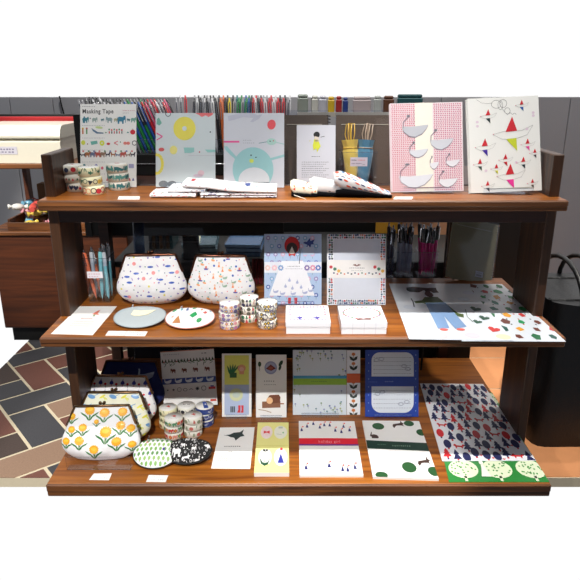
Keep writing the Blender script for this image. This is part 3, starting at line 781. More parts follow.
# tape stacks of the top shelf
H3 = .0206
REDS = [(200, 40, 50), (60, 110, 80), (50, 60, 90), (210, 120, 80)]
MIX = [(60, 110, 90), (200, 50, 60), (230, 160, 110), (40, 50, 60), (225, 190, 80)]
TEAL = [(90, 165, 160), (60, 130, 135), (130, 190, 180)]
YT = pm('washi_cream', (240, 236, 196), .45, var=.02, coat=.35)
p = at(73, 164.6, ZT+3*H3); p.z = ZT
sp = [('bottom', .004, HEART, 'scattered coloured animals'), ('middle', 0, GIRL, 'row of tiny figures'), ('top', -.002, 'dot', 'red round fruit')]
for i, (w, dx, kd, ds) in enumerate(sp):
    roll('white tape roll with %s, %s of left stack on top shelf' % (ds, w), p+Vector((dx, 0, i*(H3+.0003))), H3, [kd, PEAR, FIR][:(1 if i == 1 else 3)], REDS, 'tape rolls on the top shelf', 30+i, n=(16, 18, 10)[i], s=(9, 8, 11)[i], rows=(1, 1, 1)[i])
p = at(90, 166.3, ZT+3*H3); p.z = ZT; p.y -= .012; p.x += .001
sp = [('bottom', .007, ['ring', 'dot', 'ring'], 'rings and orange dots'), ('middle', .002, ['tri', 'ring', 'dot'], 'rings and red triangles'), ('top', -.001, [LEAF, BIRD, LEAF], 'green leafy band')]
for i, (w, dx, kd, ds) in enumerate(sp):
    roll('cream tape roll with %s, %s of middle stack on top shelf' % (ds, w), p+Vector((dx, 0, i*(H3+.0003))), H3, kd, [(60, 120, 90), (50, 90, 70)] if i == 2 else MIX, 'tape rolls on the top shelf', 40+i, base=YT, n=(13, 14, 22)[i], s=(12, 10, 10)[i])
p = at(117, 163.6, ZT+3*H3); p.z = ZT
for i, w in enumerate(('bottom', 'middle', 'top')):
    roll('white masking tape roll with teal elephants, %s of right tape stack on top shelf' % w, p+Vector((.001*(1-i), 0, i*(H3+.0003))), H3, [GOAT, SWAN, FIR], TEAL, 'tape rolls on the top shelf', 50+i, n=15, s=12)
price('blank white price card beside the teal tape stack on top shelf', [(119, 196.2), (140, 196.2), (139.5, 199.2), (117.5, 199.2)], ZT)
# clear folder A (round motifs), canvas 62x74
FOLD = pm('clear_file_pale', (214, 226, 230), .35, var=.015, coat=.8, coatr=.06)
FOLD2 = pm('clear_file_lilac', (216, 220, 230), .35, var=.015, coat=.8, coatr=.06)
c = Cv(62, 74)
YL = (236, 226, 96); TQ = (150, 206, 202)
c.ell(30, 15.5, 11.6, 11.8, YL, n=26); c.ell(30, 15.5, 2.4, 2.4, (214, 226, 230), 2)
c.poly([(41, 0), (60, 0), (59, 2), (55, 4), (52, 2.4), (48, 4), (45, 2)], (236, 120, 124)); c.ring(13, 0.8, 2.6, .8, (90, 100, 110))
c.poly([(1.5, 6), (3.5, 4.5), (6.5, 10), (4, 12.5), (1, 11)], (110, 176, 160)); c.line([(1, 20), (7, 23.5), (1, 27)], 1.1, (232, 80, 150)); 
c.ell(6, 36.5, 3, 1.9, (214, 96, 96)); c.ell(18.5, 37, 4, 4.4, (238, 232, 140)); c.poly([(29, 34.5), (40, 34.5), (40, 39), (36, 40), (30, 40)], TQ); c.poly([(51, 36.5), (62, 36.8), (62, 39), (54, 39.5)], TQ)
c.ell(45.5, 39, .8, .7, (190, 70, 80)); c.rect(34, 42.3, 61, 42.6, (190, 190, 200)); c.ell(56.8, 19, .8, .8, (60, 80, 90))
c.ring(1, 51, 6, 3, YL, ry=9.5); c.ell(47, 60, 3.5, 2.8, (232, 200, 210)); c.ell(8, 71, 5, 3.4, (120, 128, 134)); c.ell(17, 71, 5, 3.2, (120, 128, 134)); c.ell(44, 62.5, 5, 1.5, (214, 196, 214))
o, fr = stand('clear_file_folder', 'pale clear file folder with a big yellow ring and pink arrow', 'folder', (155.8, 215.4, 187, 113), ZT, 18, c, FOLD, .0012)
easel('clear acrylic easel behind the yellow-ring folder', fr, ZT)
# folder B (penguin), canvas 62x74
c = Cv(62, 74)
c.poly([(4, 3), (14, 1), (20, 0), (30, 0), (36, 3), (30, 5), (20, 4), (10, 7), (5, 8)], (196, 200, 216)); c.poly([(27, 9), (32, 3), (40, 1), (36, 6), (30, 9)], (196, 200, 216))
c.ell(49, 11.5, 4.3, 5, (234, 88, 98), rot=.25); c.rect(0, 27.6, 16, 29.4, (236, 90, 160)); c.dashes(20, 29, 27, 5, .5, (130, 140, 150)); c.dashes(20, 32, 29.8, 6, .5, (130, 140, 150))
c.ell(30, 56, 21, 22, (158, 208, 212), n=30); c.ell(31, 67, 16, 13, (226, 230, 236), 2, n=24); c.rect(8, 74, 54, 79, (216, 220, 230), 1)
c.poly([(0, 33), (3.5, 33), (13, 43.5), (12, 46), (7, 42), (2, 37)], (158, 208, 212)); c.poly([(47, 45), (62, 41), (62, 43.5), (49, 47)], (158, 208, 212))
c.ell(28, 42, .8, .8, (30, 50, 60), 2); c.ell(33, 44, .8, .6, (30, 50, 60), 2); c.ell(28.5, 47.6, 2.3, 2, (218, 232, 96), 2)
c.ell(49, 28.5, 5, 3.4, (176, 216, 210)); c.line([(36, 30), (45, 28.5)], .7, (120, 160, 170)); c.line([(53, 29), (62, 31)], .9, (170, 210, 210)); c.ell(47.5, 28, .6, .6, (30, 40, 50), 2); c.ell(51, 27.6, .6, .6, (200, 90, 90), 2)
c.rect(30, 68.6, 47, 69.2, (90, 110, 110), 3)
c.p = [q for q in c.p if not (len(q[0]) == 4 and q[0][0][1] == 74)]
c.p = [([(x, min(y, 74)) for x, y in a], b, d) for a, b, d in c.p]
o, fr = stand('clear_file_folder', 'pale clear file folder with a large turquoise penguin', 'folder', (223.8, 284.2, 187.5, 113), ZT, 18, c, FOLD2, .0012)
easel('clear acrylic easel behind the penguin folder', fr, ZT)
# small card with a girl, canvas 39x54
c = Cv(39, 60)
c.ell(20, 9.6, 3.2, 3, (16, 16, 20)); c.poly([(18, 11), (22, 12), (22.5, 16), (18.5, 17)], (228, 214, 198), 2); c.ell(20.3, 9, 2.8, 2.4, (16, 16, 20), 3)
c.poly([(17.5, 14), (21.5, 14.5), (24, 21), (22, 24), (20.5, 27), (19.5, 23), (17, 25), (16, 20)], (214, 220, 60), 2); c.line([(24, 12), (28, 11)], .5, (40, 40, 40)); c.line([(13.5, 15), (12.5, 16)], .6, (214, 210, 90))
c.dashes(15, 24, 31, 5, .8, (110, 115, 125))
for i in range(8): c.dashes(5, 33-(i % 3)*3, 36.5+i*2.1, 13, .75, (120, 124, 135))
GREYC = pm('pale_grey_card', (206, 208, 218), .6, var=.01)
o, fr = stand('display_card', 'small grey-white card with a yellow-dressed girl above lines of text', 'sign', (296.8, 335.4, 186, 125), ZT, 18, c, GREYC)
easel('clear acrylic easel behind the small girl card', fr, ZT, hfrac=.7, wf=.8)
# cloth bottle bags in a clear case
def bag(label, u, vb, X0r, col, lc, tilt):
    p = at(u, vb, ZT); t = thing('drawstring_bag', label, 'bag', p, (-.12, tilt, 0))
    m = pm('satin_%02x%02x%02x' % col, col, .5, var=.12, scale=300, sheen=.4); rr = random.Random(u)
    mb = MB(); n = 28; vs = []; lv = [(0, .010), (.004, .0125), (.03, .015), (.06, .0175), (.085, .0195), (.092, .0165), (.098, .018), (.112, .021)]
    for z, R_ in lv:
        for k in range(n):
            a = 2*PI*k/n; q = R_*(1+.06*math.sin(7*a+z*30)+.03*math.sin(3*a)); vs.append((q*math.cos(a), q*.6*math.sin(a), z))
    mb.add(vs, [(i*n+k, i*n+(k+1) % n, (i+1)*n+(k+1) % n, (i+1)*n+k) for i in range(len(lv)-1) for k in range(n)], m, True)
    mb.add(vs[:n], [list(range(n))[::-1]], m); mb.build('bag_body', t)
    mb = MB(); mb.tube([(.0175*math.cos(a), .011*math.sin(a), .092) for a in [2*PI*i/16 for i in range(16)]], .0012, lc, 6, True); mb.build('cord', t)
    for s in (-1, 1, .3):
        mb = MB(); mb.tube([(s*.006, -.008, .10), (s*.012, -.006, .125), (s*.010+.003, -.004, .150), (s*.002, -.003, .152), (s*.004, -.004, .128), (s*.003, -.008, .105)], .0013, lc, 6); mb.build('loop', t)
    return t
bag('yellow cloth drawstring bag standing behind the white folded cloths', 351.5, 185, 0, (214, 186, 84), (198, 160, 60), -.06)
bag('blue cloth drawstring bag standing beside the yellow one', 362.5, 185, 0, (74, 128, 158), (170, 150, 130), .06)
p0 = at(357, 185.5, ZT); t = thing('clear_case', 'open-topped clear case around the yellow and blue drawstring bags', 'case', (p0.x, p0.y-.022, ZT))
mb = MB(); mb.box(-.046, .046, -.001, 0, 0, .085, ACR); mb.build('front_wall', t)
mb = MB(); mb.box(-.046, .046, .05, .051, 0, .085, ACR); mb.build('rear_wall', t)
mb = MB(); mb.tube([(-.046, 0, .085), (.046, 0, .085), (.046, .05, .085), (-.046, .05, .085)], .0007, ACRE, 5, True); mb.build('rim', t)
c = Cv(18, 9.5); c.rect(0, 0, 18, 9.5, (214, 210, 226)); c.dashes(1.5, 7, 3, 3, 1.1, (70, 70, 90), 2); c.dashes(8, 16, 3, 5, 1.0, (210, 110, 120), 2); c.dashes(1.5, 5.5, 6.5, 3, 1.1, (120, 110, 140), 2); c.dashes(6, 12.5, 6.5, 4, 1.2, (110, 110, 140), 2); c.dashes(12.8, 16.5, 7.6, 1, .5, (90, 90, 110), 2)
mb = MB(); c.emit(mb, lambda x, y, e: Vector(((x-9)*.00235, -.0013-e, .073-y*.0023))); mb.build('price_label', t)
# pink goose folder, canvas 72x89
PKP = pm('clear_file_pink', (238, 222, 226), .35, var=.015, coat=.8, coatr=.06)
c = Cv(72, 89); r = random.Random(2)
c.rect(24.5, 0, 42, 89, (244, 236, 222), 1)
for i in range(11):
    x = 1.2+i*2.15
    for j in range(46): c.rect(x+(.4 if j % 2 else 0), 1.2+j*1.9, x+1.15+(.4 if j % 2 else 0), 2.15+j*1.9, (200, 70, 100) if i % 3 else (214, 100, 128), 2)
for i in range(13):
    x = 43.2+i*2.15
    for j in range(46): c.rect(x+(.4 if j % 2 else 0), 1.2+j*1.9, x+1.15+(.4 if j % 2 else 0), 2.15+j*1.9, (184, 76, 124) if i % 2 else (206, 100, 132), 2)
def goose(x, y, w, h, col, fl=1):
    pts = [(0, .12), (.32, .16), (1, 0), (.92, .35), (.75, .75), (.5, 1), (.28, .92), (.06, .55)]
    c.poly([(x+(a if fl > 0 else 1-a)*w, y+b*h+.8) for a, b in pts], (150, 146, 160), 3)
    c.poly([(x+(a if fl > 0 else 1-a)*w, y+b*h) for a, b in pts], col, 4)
    c.line([(x+w*.04, y+h*.25), (x+w*.05, y-h*.25), (x+w*.22, y-h*.62)], .9, (140, 128, 140), 4); c.ell(x+w*.25, y-h*.74, w*.07, 1.2, (130, 130, 140), 4)
G1 = (190, 192, 200)
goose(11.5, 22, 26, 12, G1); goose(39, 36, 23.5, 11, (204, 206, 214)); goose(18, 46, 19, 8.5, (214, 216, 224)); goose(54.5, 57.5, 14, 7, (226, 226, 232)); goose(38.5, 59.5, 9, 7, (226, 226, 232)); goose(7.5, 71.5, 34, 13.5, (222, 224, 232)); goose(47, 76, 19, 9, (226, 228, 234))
c.rect(20, 84.6, 52, 85.2, (150, 110, 130), 5)
o, fr = stand('clear_file_folder', 'pink knitted-pattern clear file folder with seven grey geese', 'folder', (391.7, 463.6, 192.3, 103.5), ZT, 18, c, PKP, .0012, sheets=3, roll=-1.2)
easel('clear acrylic easel behind the pink geese folder', fr, ZT)
# white star-bird folder, canvas 72x95
WHP = pm('clear_file_white', (240, 240, 236), .35, var=.01, coat=.8, coatr=.06)
c = Cv(72, 95)
def paperbird(x, y, s, up, dn, sx=1, ln=(186, 186, 184)):
    c.line([(x-.52*s, y-.02*s), (x-.2*s, y-.1*s), (x+.3*s, y-.1*s), (x+.62*s, y-.24*s), (x+.45*s, y+.02*s), (x+.1*s, y+.13*s), (x-.25*s, y+.12*s), (x-.52*s, y-.02*s)], max(.22, s*.012), ln, 2)
    c.poly([(x-.16*s, y-.08*s), (x+.04*s, y-.50*s), (x+.17*s, y-.1*s)], up, 3); c.poly([(x-.15*s, y+.12*s), (x+.14*s, y+.10*s), (x+.15*s, y+.46*s)], dn, 3)
    c.ell(x-.5*s, y-.03*s, .5, .5, (224, 130, 150), 3)
R2 = (200, 24, 40)
B2 = [(20, 19, 15, (30, 50, 50)), (54.5, 9.5, 12, (40, 90, 160)), (15.5, 50, 19, (60, 30, 150)), (59, 49, 13, (226, 60, 150)), (66, 58, 10, (60, 40, 50)), (36, 63.5, 13, R2), (10, 67, 13, (60, 80, 70)), (26.5, 72, 11, (210, 210, 60)), (54, 67, 13, (40, 50, 60)), (17, 89, 12, (60, 60, 70)), (62.5, 88, 10, (60, 60, 60))]
for x, y, s, d in B2: paperbird(x, y, s, R2, d)
paperbird(43, 38, 36, R2, (196, 206, 40)); paperbird(40, 80, 26, R2, (232, 50, 150))
for x, y in ((9, 24), (9, 28), (59, 33), (66, 17), (66, 20), (47, 66), (16, 73)): c.ell(x, y, 1.5, 1.3, (226, 206, 220), 2)
c.ring(29, 7, 5, .35, (110, 110, 112), ry=4); c.ring(36, 6.5, 3.6, .35, (110, 110, 112), ry=4); c.ring(33, 8, 2.4, .35, (120, 120, 120), ry=4.6); c.ring(40, 14, 2.8, .35, (110, 110, 112), ry=3)
c.line([(9, 1.5), (14, 5), (20, 6), (25, 5.6)], .3, (150, 150, 150)); c.line([(34, 10), (37, 15), (40, 18), (43, 16), (45, 18), (47, 16.6), (49, 18)], .35, (110, 110, 112))
c.rect(18, 91.2, 64, 91.7, (150, 150, 140), 4)
o, fr = stand('clear_file_folder', 'white clear file folder with red-winged paper birds and scribble', 'folder', (471, 541.5, 193.3, 98.5), ZT, 18, c, WHP, .0012, sheets=4, roll=-2.5)
easel('clear acrylic easel behind the white bird folder', fr, ZT)
price('small white price card beside the pink geese folder', [(395, 196.6), (413, 196.6), (412, 199.2), (393, 199.2)], ZT)
# folded cloths, left pile
def conf(W, H, cols, n, seed, s=3.0):
    c = Cv(W, H); q = random.Random(seed)
    for i in range(n):
        x, y = q.uniform(2, W-2), q.uniform(1, H-1); k = q.choice(cols); z = s*q.uniform(.6, 1.2)
        w = q.random()
        if w < .35: c.ell(x, y, z*.9, z*.5, k, rot=q.random()*3)
        elif w < .6: c.sh(BIRD, x, y, z*2.2, k, flip=q.choice((-1, 1)))
        elif w < .8: c.sh(LEAF, x, y, z*1.6, k, rot=q.random()*6)
        else: c.star(x, y, z*.9, k, n=3, rot=q.random()*6)
    return c
CC = [(200, 50, 60), (50, 120, 90), (60, 80, 150), (120, 60, 110), (230, 150, 90), (70, 150, 170)]
WCL = pm('white_cloth_fold', (240, 240, 242), .85, var=.03, scale=700, bump=.1)
def fcloth(label, o3, st, cv, group, extra=None, seed=0, mat=None):
    t = thing('folded_cloth', label, 'cloth', o3, (0, 0, 0), group)
    mb = MB(); folded(mb, st, cv, mat or WCL, seed); mb.build('folded_layers', t)
    if extra: extra(t)
    return t
FG = 'folded cloths on the top shelf'
YA = at(0, 198.5, ZT).y
def XA(u, v=198): return xs(u, v)*at(0, v, ZT).y
for (lab, u0, u1, zb, th, y0, y1, cols, sd, n) in (
        ('white folded cloth with red branch pattern, leftmost of pile below the folders', 150.5, 196, .0008, .010, 0, .085, [(206, 50, 56), (206, 50, 56), (60, 130, 90)], 3, 44),
        ('white folded cloth with blue and red motifs, second in pile below the folders', 168, 205, .0115, .010, .006, .09, [(50, 90, 150), (200, 60, 60), (90, 90, 100)], 4, 26)):
    x0, x1 = XA(u0), XA(u1); xc = (x0+x1)/2
    fcloth(lab, (xc, YA, ZT), [(x0-xc, zb, th, y0, y1), (0, zb, th*1.05, y0, y1), (x1-xc, zb, th*.9, y0, y1)], conf((x1-x0)*1000, 110, cols, n, sd, 5), FG, seed=sd)
x0, x1 = XA(183), XA(276.5); xc = (x0+x1)/2
def lay2(t):
    for i in range(2):
        mb = MB(); z0 = .0008+i*.0055
        folded(mb, [(XA(201)-xc, z0, .005, -.001-i*.001, .09), (x1-xc-.002*i, z0, .005, .001-i*.001, .09)], conf(160, 30, [(90, 40, 80), (170, 40, 70), (60, 60, 120), (60, 60, 60)], 46, 9+i, 4), WCL, 5+i); mb.build('under_fold', t)
fcloth('long white folded cloth with scattered small motifs, on top of the pile', (xc, YA, ZT), [(x0-xc, .0225, .012, .004, .10), (-.05, .0205, .012, -.001, .10), (0, .014, .011, -.004, .10), (.06, .012, .010, -.004, .10), (x1-xc, .0118, .009, -.004, .095)],
       conf(200, 120, CC, 40, 12, 5), FG, lay2, 6)
# folded cloths with black lining, right group
def wedge(label, uL, uR, vb, hL, hR, dL, cv, base, seed, tip=.02, ll=.006):
    Y = at(0, vb, ZT).y; x0, x1 = xs(uL, vb)*Y, xs(uR, vb)*Y; xc = (x0+x1)/2; w = x1-x0
    t = thing('folded_cloth', label, 'cloth', (xc, Y, ZT), (0, 0, 0), FG)
    mb = MB(); st = []
    for i in range(9):
        k = i/8; top = hL*(1-k**1.35)+hR; lb = ll*(1-k)+.0035
        rnd = min(1, k/.10)**.5
        zb = lb+(top-lb)*.35*(1-rnd)
        st.append((x0-xc+w*k, zb, max(.0035, (top-lb)*(.45+.55*rnd)), .004*(1-k), dL*(1-k*.5)+tip*k))
    folded(mb, st, cv, base, seed, 28); mb.build('printed_outside', t)
    mb = MB(); st2 = []
    for i in range(9):
        k = i/8; rnd = min(1, (k+.02)/.12)**.5; lb = ll*(1-k)+.0055
        st2.append((x0-xc+w*(.03+.975*k), .0006+lb*.3*(1-rnd)+.001*math.sin(k*9+seed)**2, lb*(.4+.6*rnd), -.003, dL*.8*(1-k*.5)))
    folded(mb, st2, None, BLACKF, seed+1); mb.build('black_lining', t)
    return t
cvw = conf(70, 90, [(214, 70, 50), (230, 130, 70), (120, 190, 160)], 22, 31, 5)
cvw.ring(50, 40, 9, 2, (214, 70, 50)); cvw.ring(52, 62, 5, 2, (214, 70, 50))
for i in range(9): cvw.rect(8+i*7, 2, 10.5+i*7, 12, (220, 90, 70))
t = wedge('cream folded cloth with red scribbles and black lining, leftmost of three', 290.5, 317, 197.4, .014, .022, .06, cvw, CREAM, 40, ll=.003)
mb = MB(); mb.tube([(-.022, -.004, .006), (-.012, -.012, .004), (-.002, -.018, .0012), (.004, -.03, .001)], .001, pm('string', (220, 214, 200), .8), 6); mb.build('loose_string', t)
wedge('white folded cloth with sparse dark marks and black lining, middle of three', 310, 347, 197.2, .014, .026, .07, conf(100, 90, [(70, 80, 90), (180, 90, 90), (110, 120, 130)], 14, 33, 4.5), WCL, 43, ll=.006)
c = Cv(140, 110); q = random.Random(8)
for i in range(10):
    for j in range(7):
        if q.random() < .8:
            x, y = 7+i*14+(7 if j % 2 else 0), 8+j*15; k = [(232, 84, 50), (40, 56, 110), (232, 84, 50), (90, 130, 180)][(i+j) % 4]
            c.ell(x, y, 6, 3.4, k, rot=.35)
t = wedge('white folded cloth with orange and navy brush dabs and black lining, right of three', 334, 391.5, 198, .052, .004, .08, c, WCL, 47, ll=.014)
t.rotation_euler = (0, 0, -.04)

# ================================================================== MIDDLE SHELF
# pens in a clear cup
def plab(mb, r, h):
    c = Cv(18, 8); c.rect(0, 0, 18, 8, (238, 234, 240)); c.dashes(2, 16, 3, 5, 1, (220, 150, 170), 2); c.dashes(2, 14, 6, 4, .8, (200, 140, 170), 2)
    c.emit(mb, lambda x, y, e: Vector(((x-10.5)*.0022, -r*1.14-.0035-e, h*.72-y*.0022)))
OR, LB, CLR = (236, 120, 82), (130, 200, 206), (190, 196, 204)
cup('clear square pen cup with orange and pale blue pens, left on middle shelf', 89.5, 110.5, 302.5, 258, ZM, None,
    [(-.55, -.2, -.16, 0, OR, OR, .135, 'orange pen in the left pen cup, nearer the label'), (-.2, .5, -.12, .02, OR, (210, 190, 190), .138, 'orange pen with pale top at the back of left pen cup'),
     (-.75, .5, -.2, .0, CLR, CLR, .14, 'clear pen furthest left in the left pen cup'), (.05, -.3, -.06, 0, LB, LB, .138, 'pale blue pen in middle of the left pen cup'),
     (.35, .3, -.02, .03, LB, (90, 130, 140), .142, 'pale blue pen with dark top in left pen cup'), (.65, -.25, .02, 0, LB, CLR, .136, 'pale blue pen furthest right in left pen cup'), (.1, .6, -.03, .05, CLR, CLR, .14, 'clear pen at the back of left pen cup'), (.75, .5, .0, .04, (120, 190, 200), CLR, .145, 'pale blue pen at back right of left pen cup')],
    lab=plab, taper=1.18, pengroup='pens in the left pen cup')
c = Cv(30, 24)
c.poly([(16, 7.5), (18, 4.2), (19.5, 3.6), (20, 7), (22.5, 8)], (226, 130, 110)); c.poly([(17.6, 7.8), (19, 7.6), (19.6, 9.4), (18, 9.4)], (150, 170, 130), 2)
c.dashes(11, 20, 11.2, 6, .8, (210, 150, 140))
for i in range(3): c.dashes(8, 23, 14+i*1.7, 10, .55, (222, 200, 190))
lay('display_card', 'flat white leaflet with a small red bird at left of middle shelf', 'card', [(79.5, 306.2), (117, 306.2), (92.8, 335), (50.8, 333.8)], ZM, c, .0006)
price('white price card on front edge left of the grey pouch, left of the pair', [(108.5, 330.8), (127, 331), (124, 335.6), (105.2, 335.4)], ZM)
price('white price card on front edge under the grey pouch, right of the pair', [(127.3, 331), (148, 331.4), (145, 336), (124.3, 335.7)], ZM)
GREYF = pm('grey_felt', (176, 186, 190), .85, var=.08, scale=500, bump=.15)
def tagcream(t, S):
    mb = MB(); pts = [(-.25, .1), (-.2, .5), (.1, .42), (.75, .55), (.5, .1), (.15, -.05), (-.1, -.02)]
    q = [S(x*.9-.1, y-.22, 1, .0006) for x, y in pts]; mb.slab(q[::-1], (0, 0, .0012), pm('cream_felt', (234, 230, 204), .85, var=.03)); mb.build('felt_applique', t)
oval('grey felt oval pouch with a cream bird-shaped patch', (115, 165.5, 309, 330), ZM, Cv(50, 20), GREYF, .014, zipc=(150, 160, 164), tag_=tagcream, pull=1)
c = Cv(50, 22)
for (x, y, s, k, S_) in ((7.5, 6, 5, (40, 150, 90), HEART), (15, 5.5, 6, (90, 170, 190), FIR), (21, 6, 6, (100, 120, 170), FIR), (28, 4, 5, (40, 150, 90), HEART), (40, 9, 5, (200, 80, 70), BIRD), (29, 11.5, 7, (30, 160, 90), LEAF), (14, 16.5, 8, (190, 130, 80), FOX), (36, 16.5, 6, (70, 160, 100), HEART), (36, 6, 3, (220, 150, 90), HEART), (24, 3, 3, (200, 80, 80), HEART), (8, 13, 3, (230, 170, 150), HEART), (45, 6, 3, (90, 160, 180), HEART)):
    if S_ is HEART: c.ell(x, y, s*.45, s*.32, k, rot=-.4)
    elif S_ is FOX: c.poly([(x-5, y+2), (x, y-4), (x+4, y+2.5)], k)
    elif S_ is LEAF: c.poly([(x-4, y+1), (x+1, y-3), (x+4, y), (x, y+3.5)], k)
    else: sh(c, S_, x, y, s, k)
oval('white oval pouch with green, tan and teal cut-paper shapes', (166, 214.5, 309.5, 331), ZM, c, CLOTH, .018, zipc=(200, 130, 110))
# clasp purses of the middle shelf
def scatter(W, H, spec, seed, gx, gy, jit=.3):
    c = Cv(W, H); q = random.Random(seed); k = 0
    for j in range(gy):
        for i in range(gx):
            x = (i+.5+q.uniform(-jit, jit)+(.5 if j % 2 else 0))*W/gx; y = (j+.5+q.uniform(-jit, jit))*H/gy
            if x > W-1: x -= W-2
            f = spec[(k*7+q.randrange(3)) % len(spec)]; k += 1
            f(c, x, y, q)
    return c
PS = [lambda c, x, y, q: c.ell(x, y, 1.9, 1.7, (240, 150, 150)), lambda c, x, y, q: c.ell(x, y, 2.8, 1.0, (60, 96, 190)), lambda c, x, y, q: c.star(x, y, 1.5, (232, 220, 60)), lambda c, x, y, q: c.ell(x, y, .7, .7, (90, 70, 160)),
      lambda c, x, y, q: c.ell(x, y, .6, .6, (60, 120, 90)), lambda c, x, y, q: c.star(x, y, 1.4, (130, 110, 190), n=4), lambda c, x, y, q: c.ell(x, y, .5, .5, (40, 60, 130)), lambda c, x, y, q: c.ell(x, y, 1.6, .5, (180, 150, 200), rot=q.random()*3), lambda c, x, y, q: c.ell(x, y, .5, .6, (220, 90, 110)), lambda c, x, y, q: c.ell(x, y, .8, .5, (120, 190, 210))]
pouch('clasp_purse', 'white clasp purse with pink, blue and yellow dots, left of the two on middle shelf', (116, 186.5, 307, 258), ZM, 7, .055, .70, scatter(70, 47, PS, 1, 12, 8), seed=1, yaw=.05)
PS2 = [lambda c, x, y, q: (sh(c, GIRL, x, y, 6, (236, 150, 90)), c.ell(x, y-2.2, 1, 1, (238, 200, 170), 2)), lambda c, x, y, q: (c.poly([(x-2.6, y-.3), (x+2.6, y-.3), (x+1.7, y+1), (x-1.7, y+1)], (80, 80, 170)), c.rect(x-1, y-2.6, x+1, y-.3, (224, 130, 110))),
       lambda c, x, y, q: c.ell(x, y, 1.1, 1.1, (50, 90, 180)), lambda c, x, y, q: c.ell(x, y, .6, .6, (60, 150, 130)), lambda c, x, y, q: sh(c, SWAN, x, y, 5, (150, 180, 160)), lambda c, x, y, q: c.ell(x, y, .5, .5, (220, 90, 90)), lambda c, x, y, q: c.ell(x, y, .6, .4, (240, 160, 90)), lambda c, x, y, q: c.star(x, y, .9, (120, 120, 190)),
       lambda c, x, y, q: c.ell(x, y, .5, .5, (210, 110, 150)), lambda c, x, y, q: (c.ell(x, y, 2, 1, (240, 170, 110), rot=.3), c.ell(x, y-1.8, .8, .8, (90, 180, 180)))]
pouch('clasp_purse', 'white clasp purse with orange figures and blue dots, right of the two on middle shelf', (186.8, 255, 307, 259), ZM, 7, .055, .72, scatter(70, 47, PS2, 4, 12, 9), seed=5, yaw=-.03)
# tape stacks
def stack(u, v, z, labels, kinds, cols, group, base=None, R=RR, h=H3, n=12, s=9, rows=1, band=None, top=None, tc=(190, 50, 50), byp=None, seed=60):
    p = at(u, v, z+3*(h+.0003)); p.z = z
    for i in range(3):
        roll(labels[i], p+Vector((.0012*math.sin(i*2.3+u), 0, i*(h+.0003))), h, kinds, cols, group, seed+i+int(u), base=base[i] if isinstance(base, list) else base, R=R, n=n, s=s, rows=rows, band=band[i] if isinstance(band, list) else band, top=top, topcol=tc, yaw=i*.7 if i < 2 else 0)
GM = 'tape rolls on the middle shelf'
pos3 = ('bottom', 'middle', 'top')
stack(229, 301.6, ZM, ['white masking tape roll with lilac flowers, %s of left stack on middle shelf' % w for w in pos3], ['flower', 'dot', BIRD], [(130, 120, 170), (180, 120, 160), (90, 90, 130), (220, 160, 170)], GM, R=.0234, h=.0205, n=13, s=9, rows=2, tc=(150, 130, 180))
stack(248.5, 296, ZM, ['white masking tape roll with green and red plants, %s of rear stack on middle shelf' % w for w in pos3], [FIR, LEAF, 'dot'], [(60, 120, 90), (190, 60, 70), (60, 60, 90), (90, 90, 80)], GM, R=.0226, h=.0200, n=16, s=9, rows=2, tc=(200, 60, 80))
stack(266.7, 300.8, ZM, ['pale masking tape roll densely printed in dark grey, %s of right stack on middle shelf' % w for w in pos3], ['flower', CAT, LEAF], [(70, 66, 74), (100, 92, 90), (130, 100, 90), (90, 90, 120)], GM, R=.0234, h=.0206, n=19, s=9.5, rows=2, tc=(120, 100, 100))
# card with red-hooded girl, canvas 59x71
BLF = pm('clear_file_blue', (176, 200, 232), .35, var=.02, coat=.7, coatr=.1)
c = Cv(59, 71); q = random.Random(3)
for j in range(9):
    for i in range(8):
        x, y = 4+i*7.6+(3.8 if j % 2 else 0), 4+j*8.2
        if x > 57: continue
        k = [(100, 120, 200), (150, 130, 190), (60, 90, 170), (220, 170, 200), (120, 170, 210)][q.randrange(5)]
        c.star(x, y, 2.6, k, 1, 8, .7); c.ell(x, y, 1.1, 1.1, (214, 220, 240), 2); c.rect(x-.2, y+2.4, x+.2, y+4.4, (110, 150, 160), 1)
c.poly([(18, 27), (40, 27), (52, 62), (5, 62)], (238, 240, 246), 3); 
for x, y in ((12, 58), (19, 60), (30, 60), (42, 59), (48, 57), (26, 46), (34, 48), (22, 52), (38, 53), (29, 54)):
    sh(c, SWAN if y > 56 else PEAR, x, y, 5.5, (170, 180, 215), 4)
c.ell(28.5, 11.5, 7.8, 8.8, (200, 36, 40), 4, n=20); c.ell(28.5, 14.5, 5.8, 6, (54, 40, 40), 5); c.poly([(25, 20), (28.5, 12.5), (32, 20)], (236, 232, 226), 6); c.poly([(24.8, 19), (28.5, 20.5), (32.5, 19), (31.5, 22.5), (28.5, 21), (25.5, 22.5)], (200, 36, 40), 7)
c.line([(36, 8), (37, 20), (36, 30)], .7, (40, 50, 80), 5); sh(c, BIRD, 46, 9, 12, (50, 70, 140), 5); c.rect(40, 13, 51, 21, (190, 205, 230), 5)
c.rect(0, 28, 59, 39, (226, 230, 240), 3); c.poly([(18, 27), (40, 27), (44, 39), (14, 39)], (238, 240, 246), 4)
for x, k in ((3.5, (235, 200, 190)), (10.5, (235, 190, 200)), (17, (120, 160, 210)), (44, (120, 100, 170)), (50, (220, 140, 170)), (55.5, (70, 110, 190))):
    c.star(x, 34, 3.2, k, 5, 9, .75); c.ell(x, 34, 1.3, 1.3, (236, 226, 226), 6)
c.dashes(24, 37, 32.5, 9, .7, (90, 90, 110), 6); c.dashes(22, 40, 35, 9, .5, (130, 130, 150), 6)
for x in (24.5, 31): c.rect(x, 64, x+3, 70, (190, 40, 60), 5)
o, fr = stand('letter_set', 'pale blue letter set with a red-hooded girl in a white skirt', 'stationery set', (264.3, 321.5, 304.6, 234), ZM, 18, c, BLF, .002)
easel('clear acrylic easel behind the red-hooded girl letter set', fr, ZM)
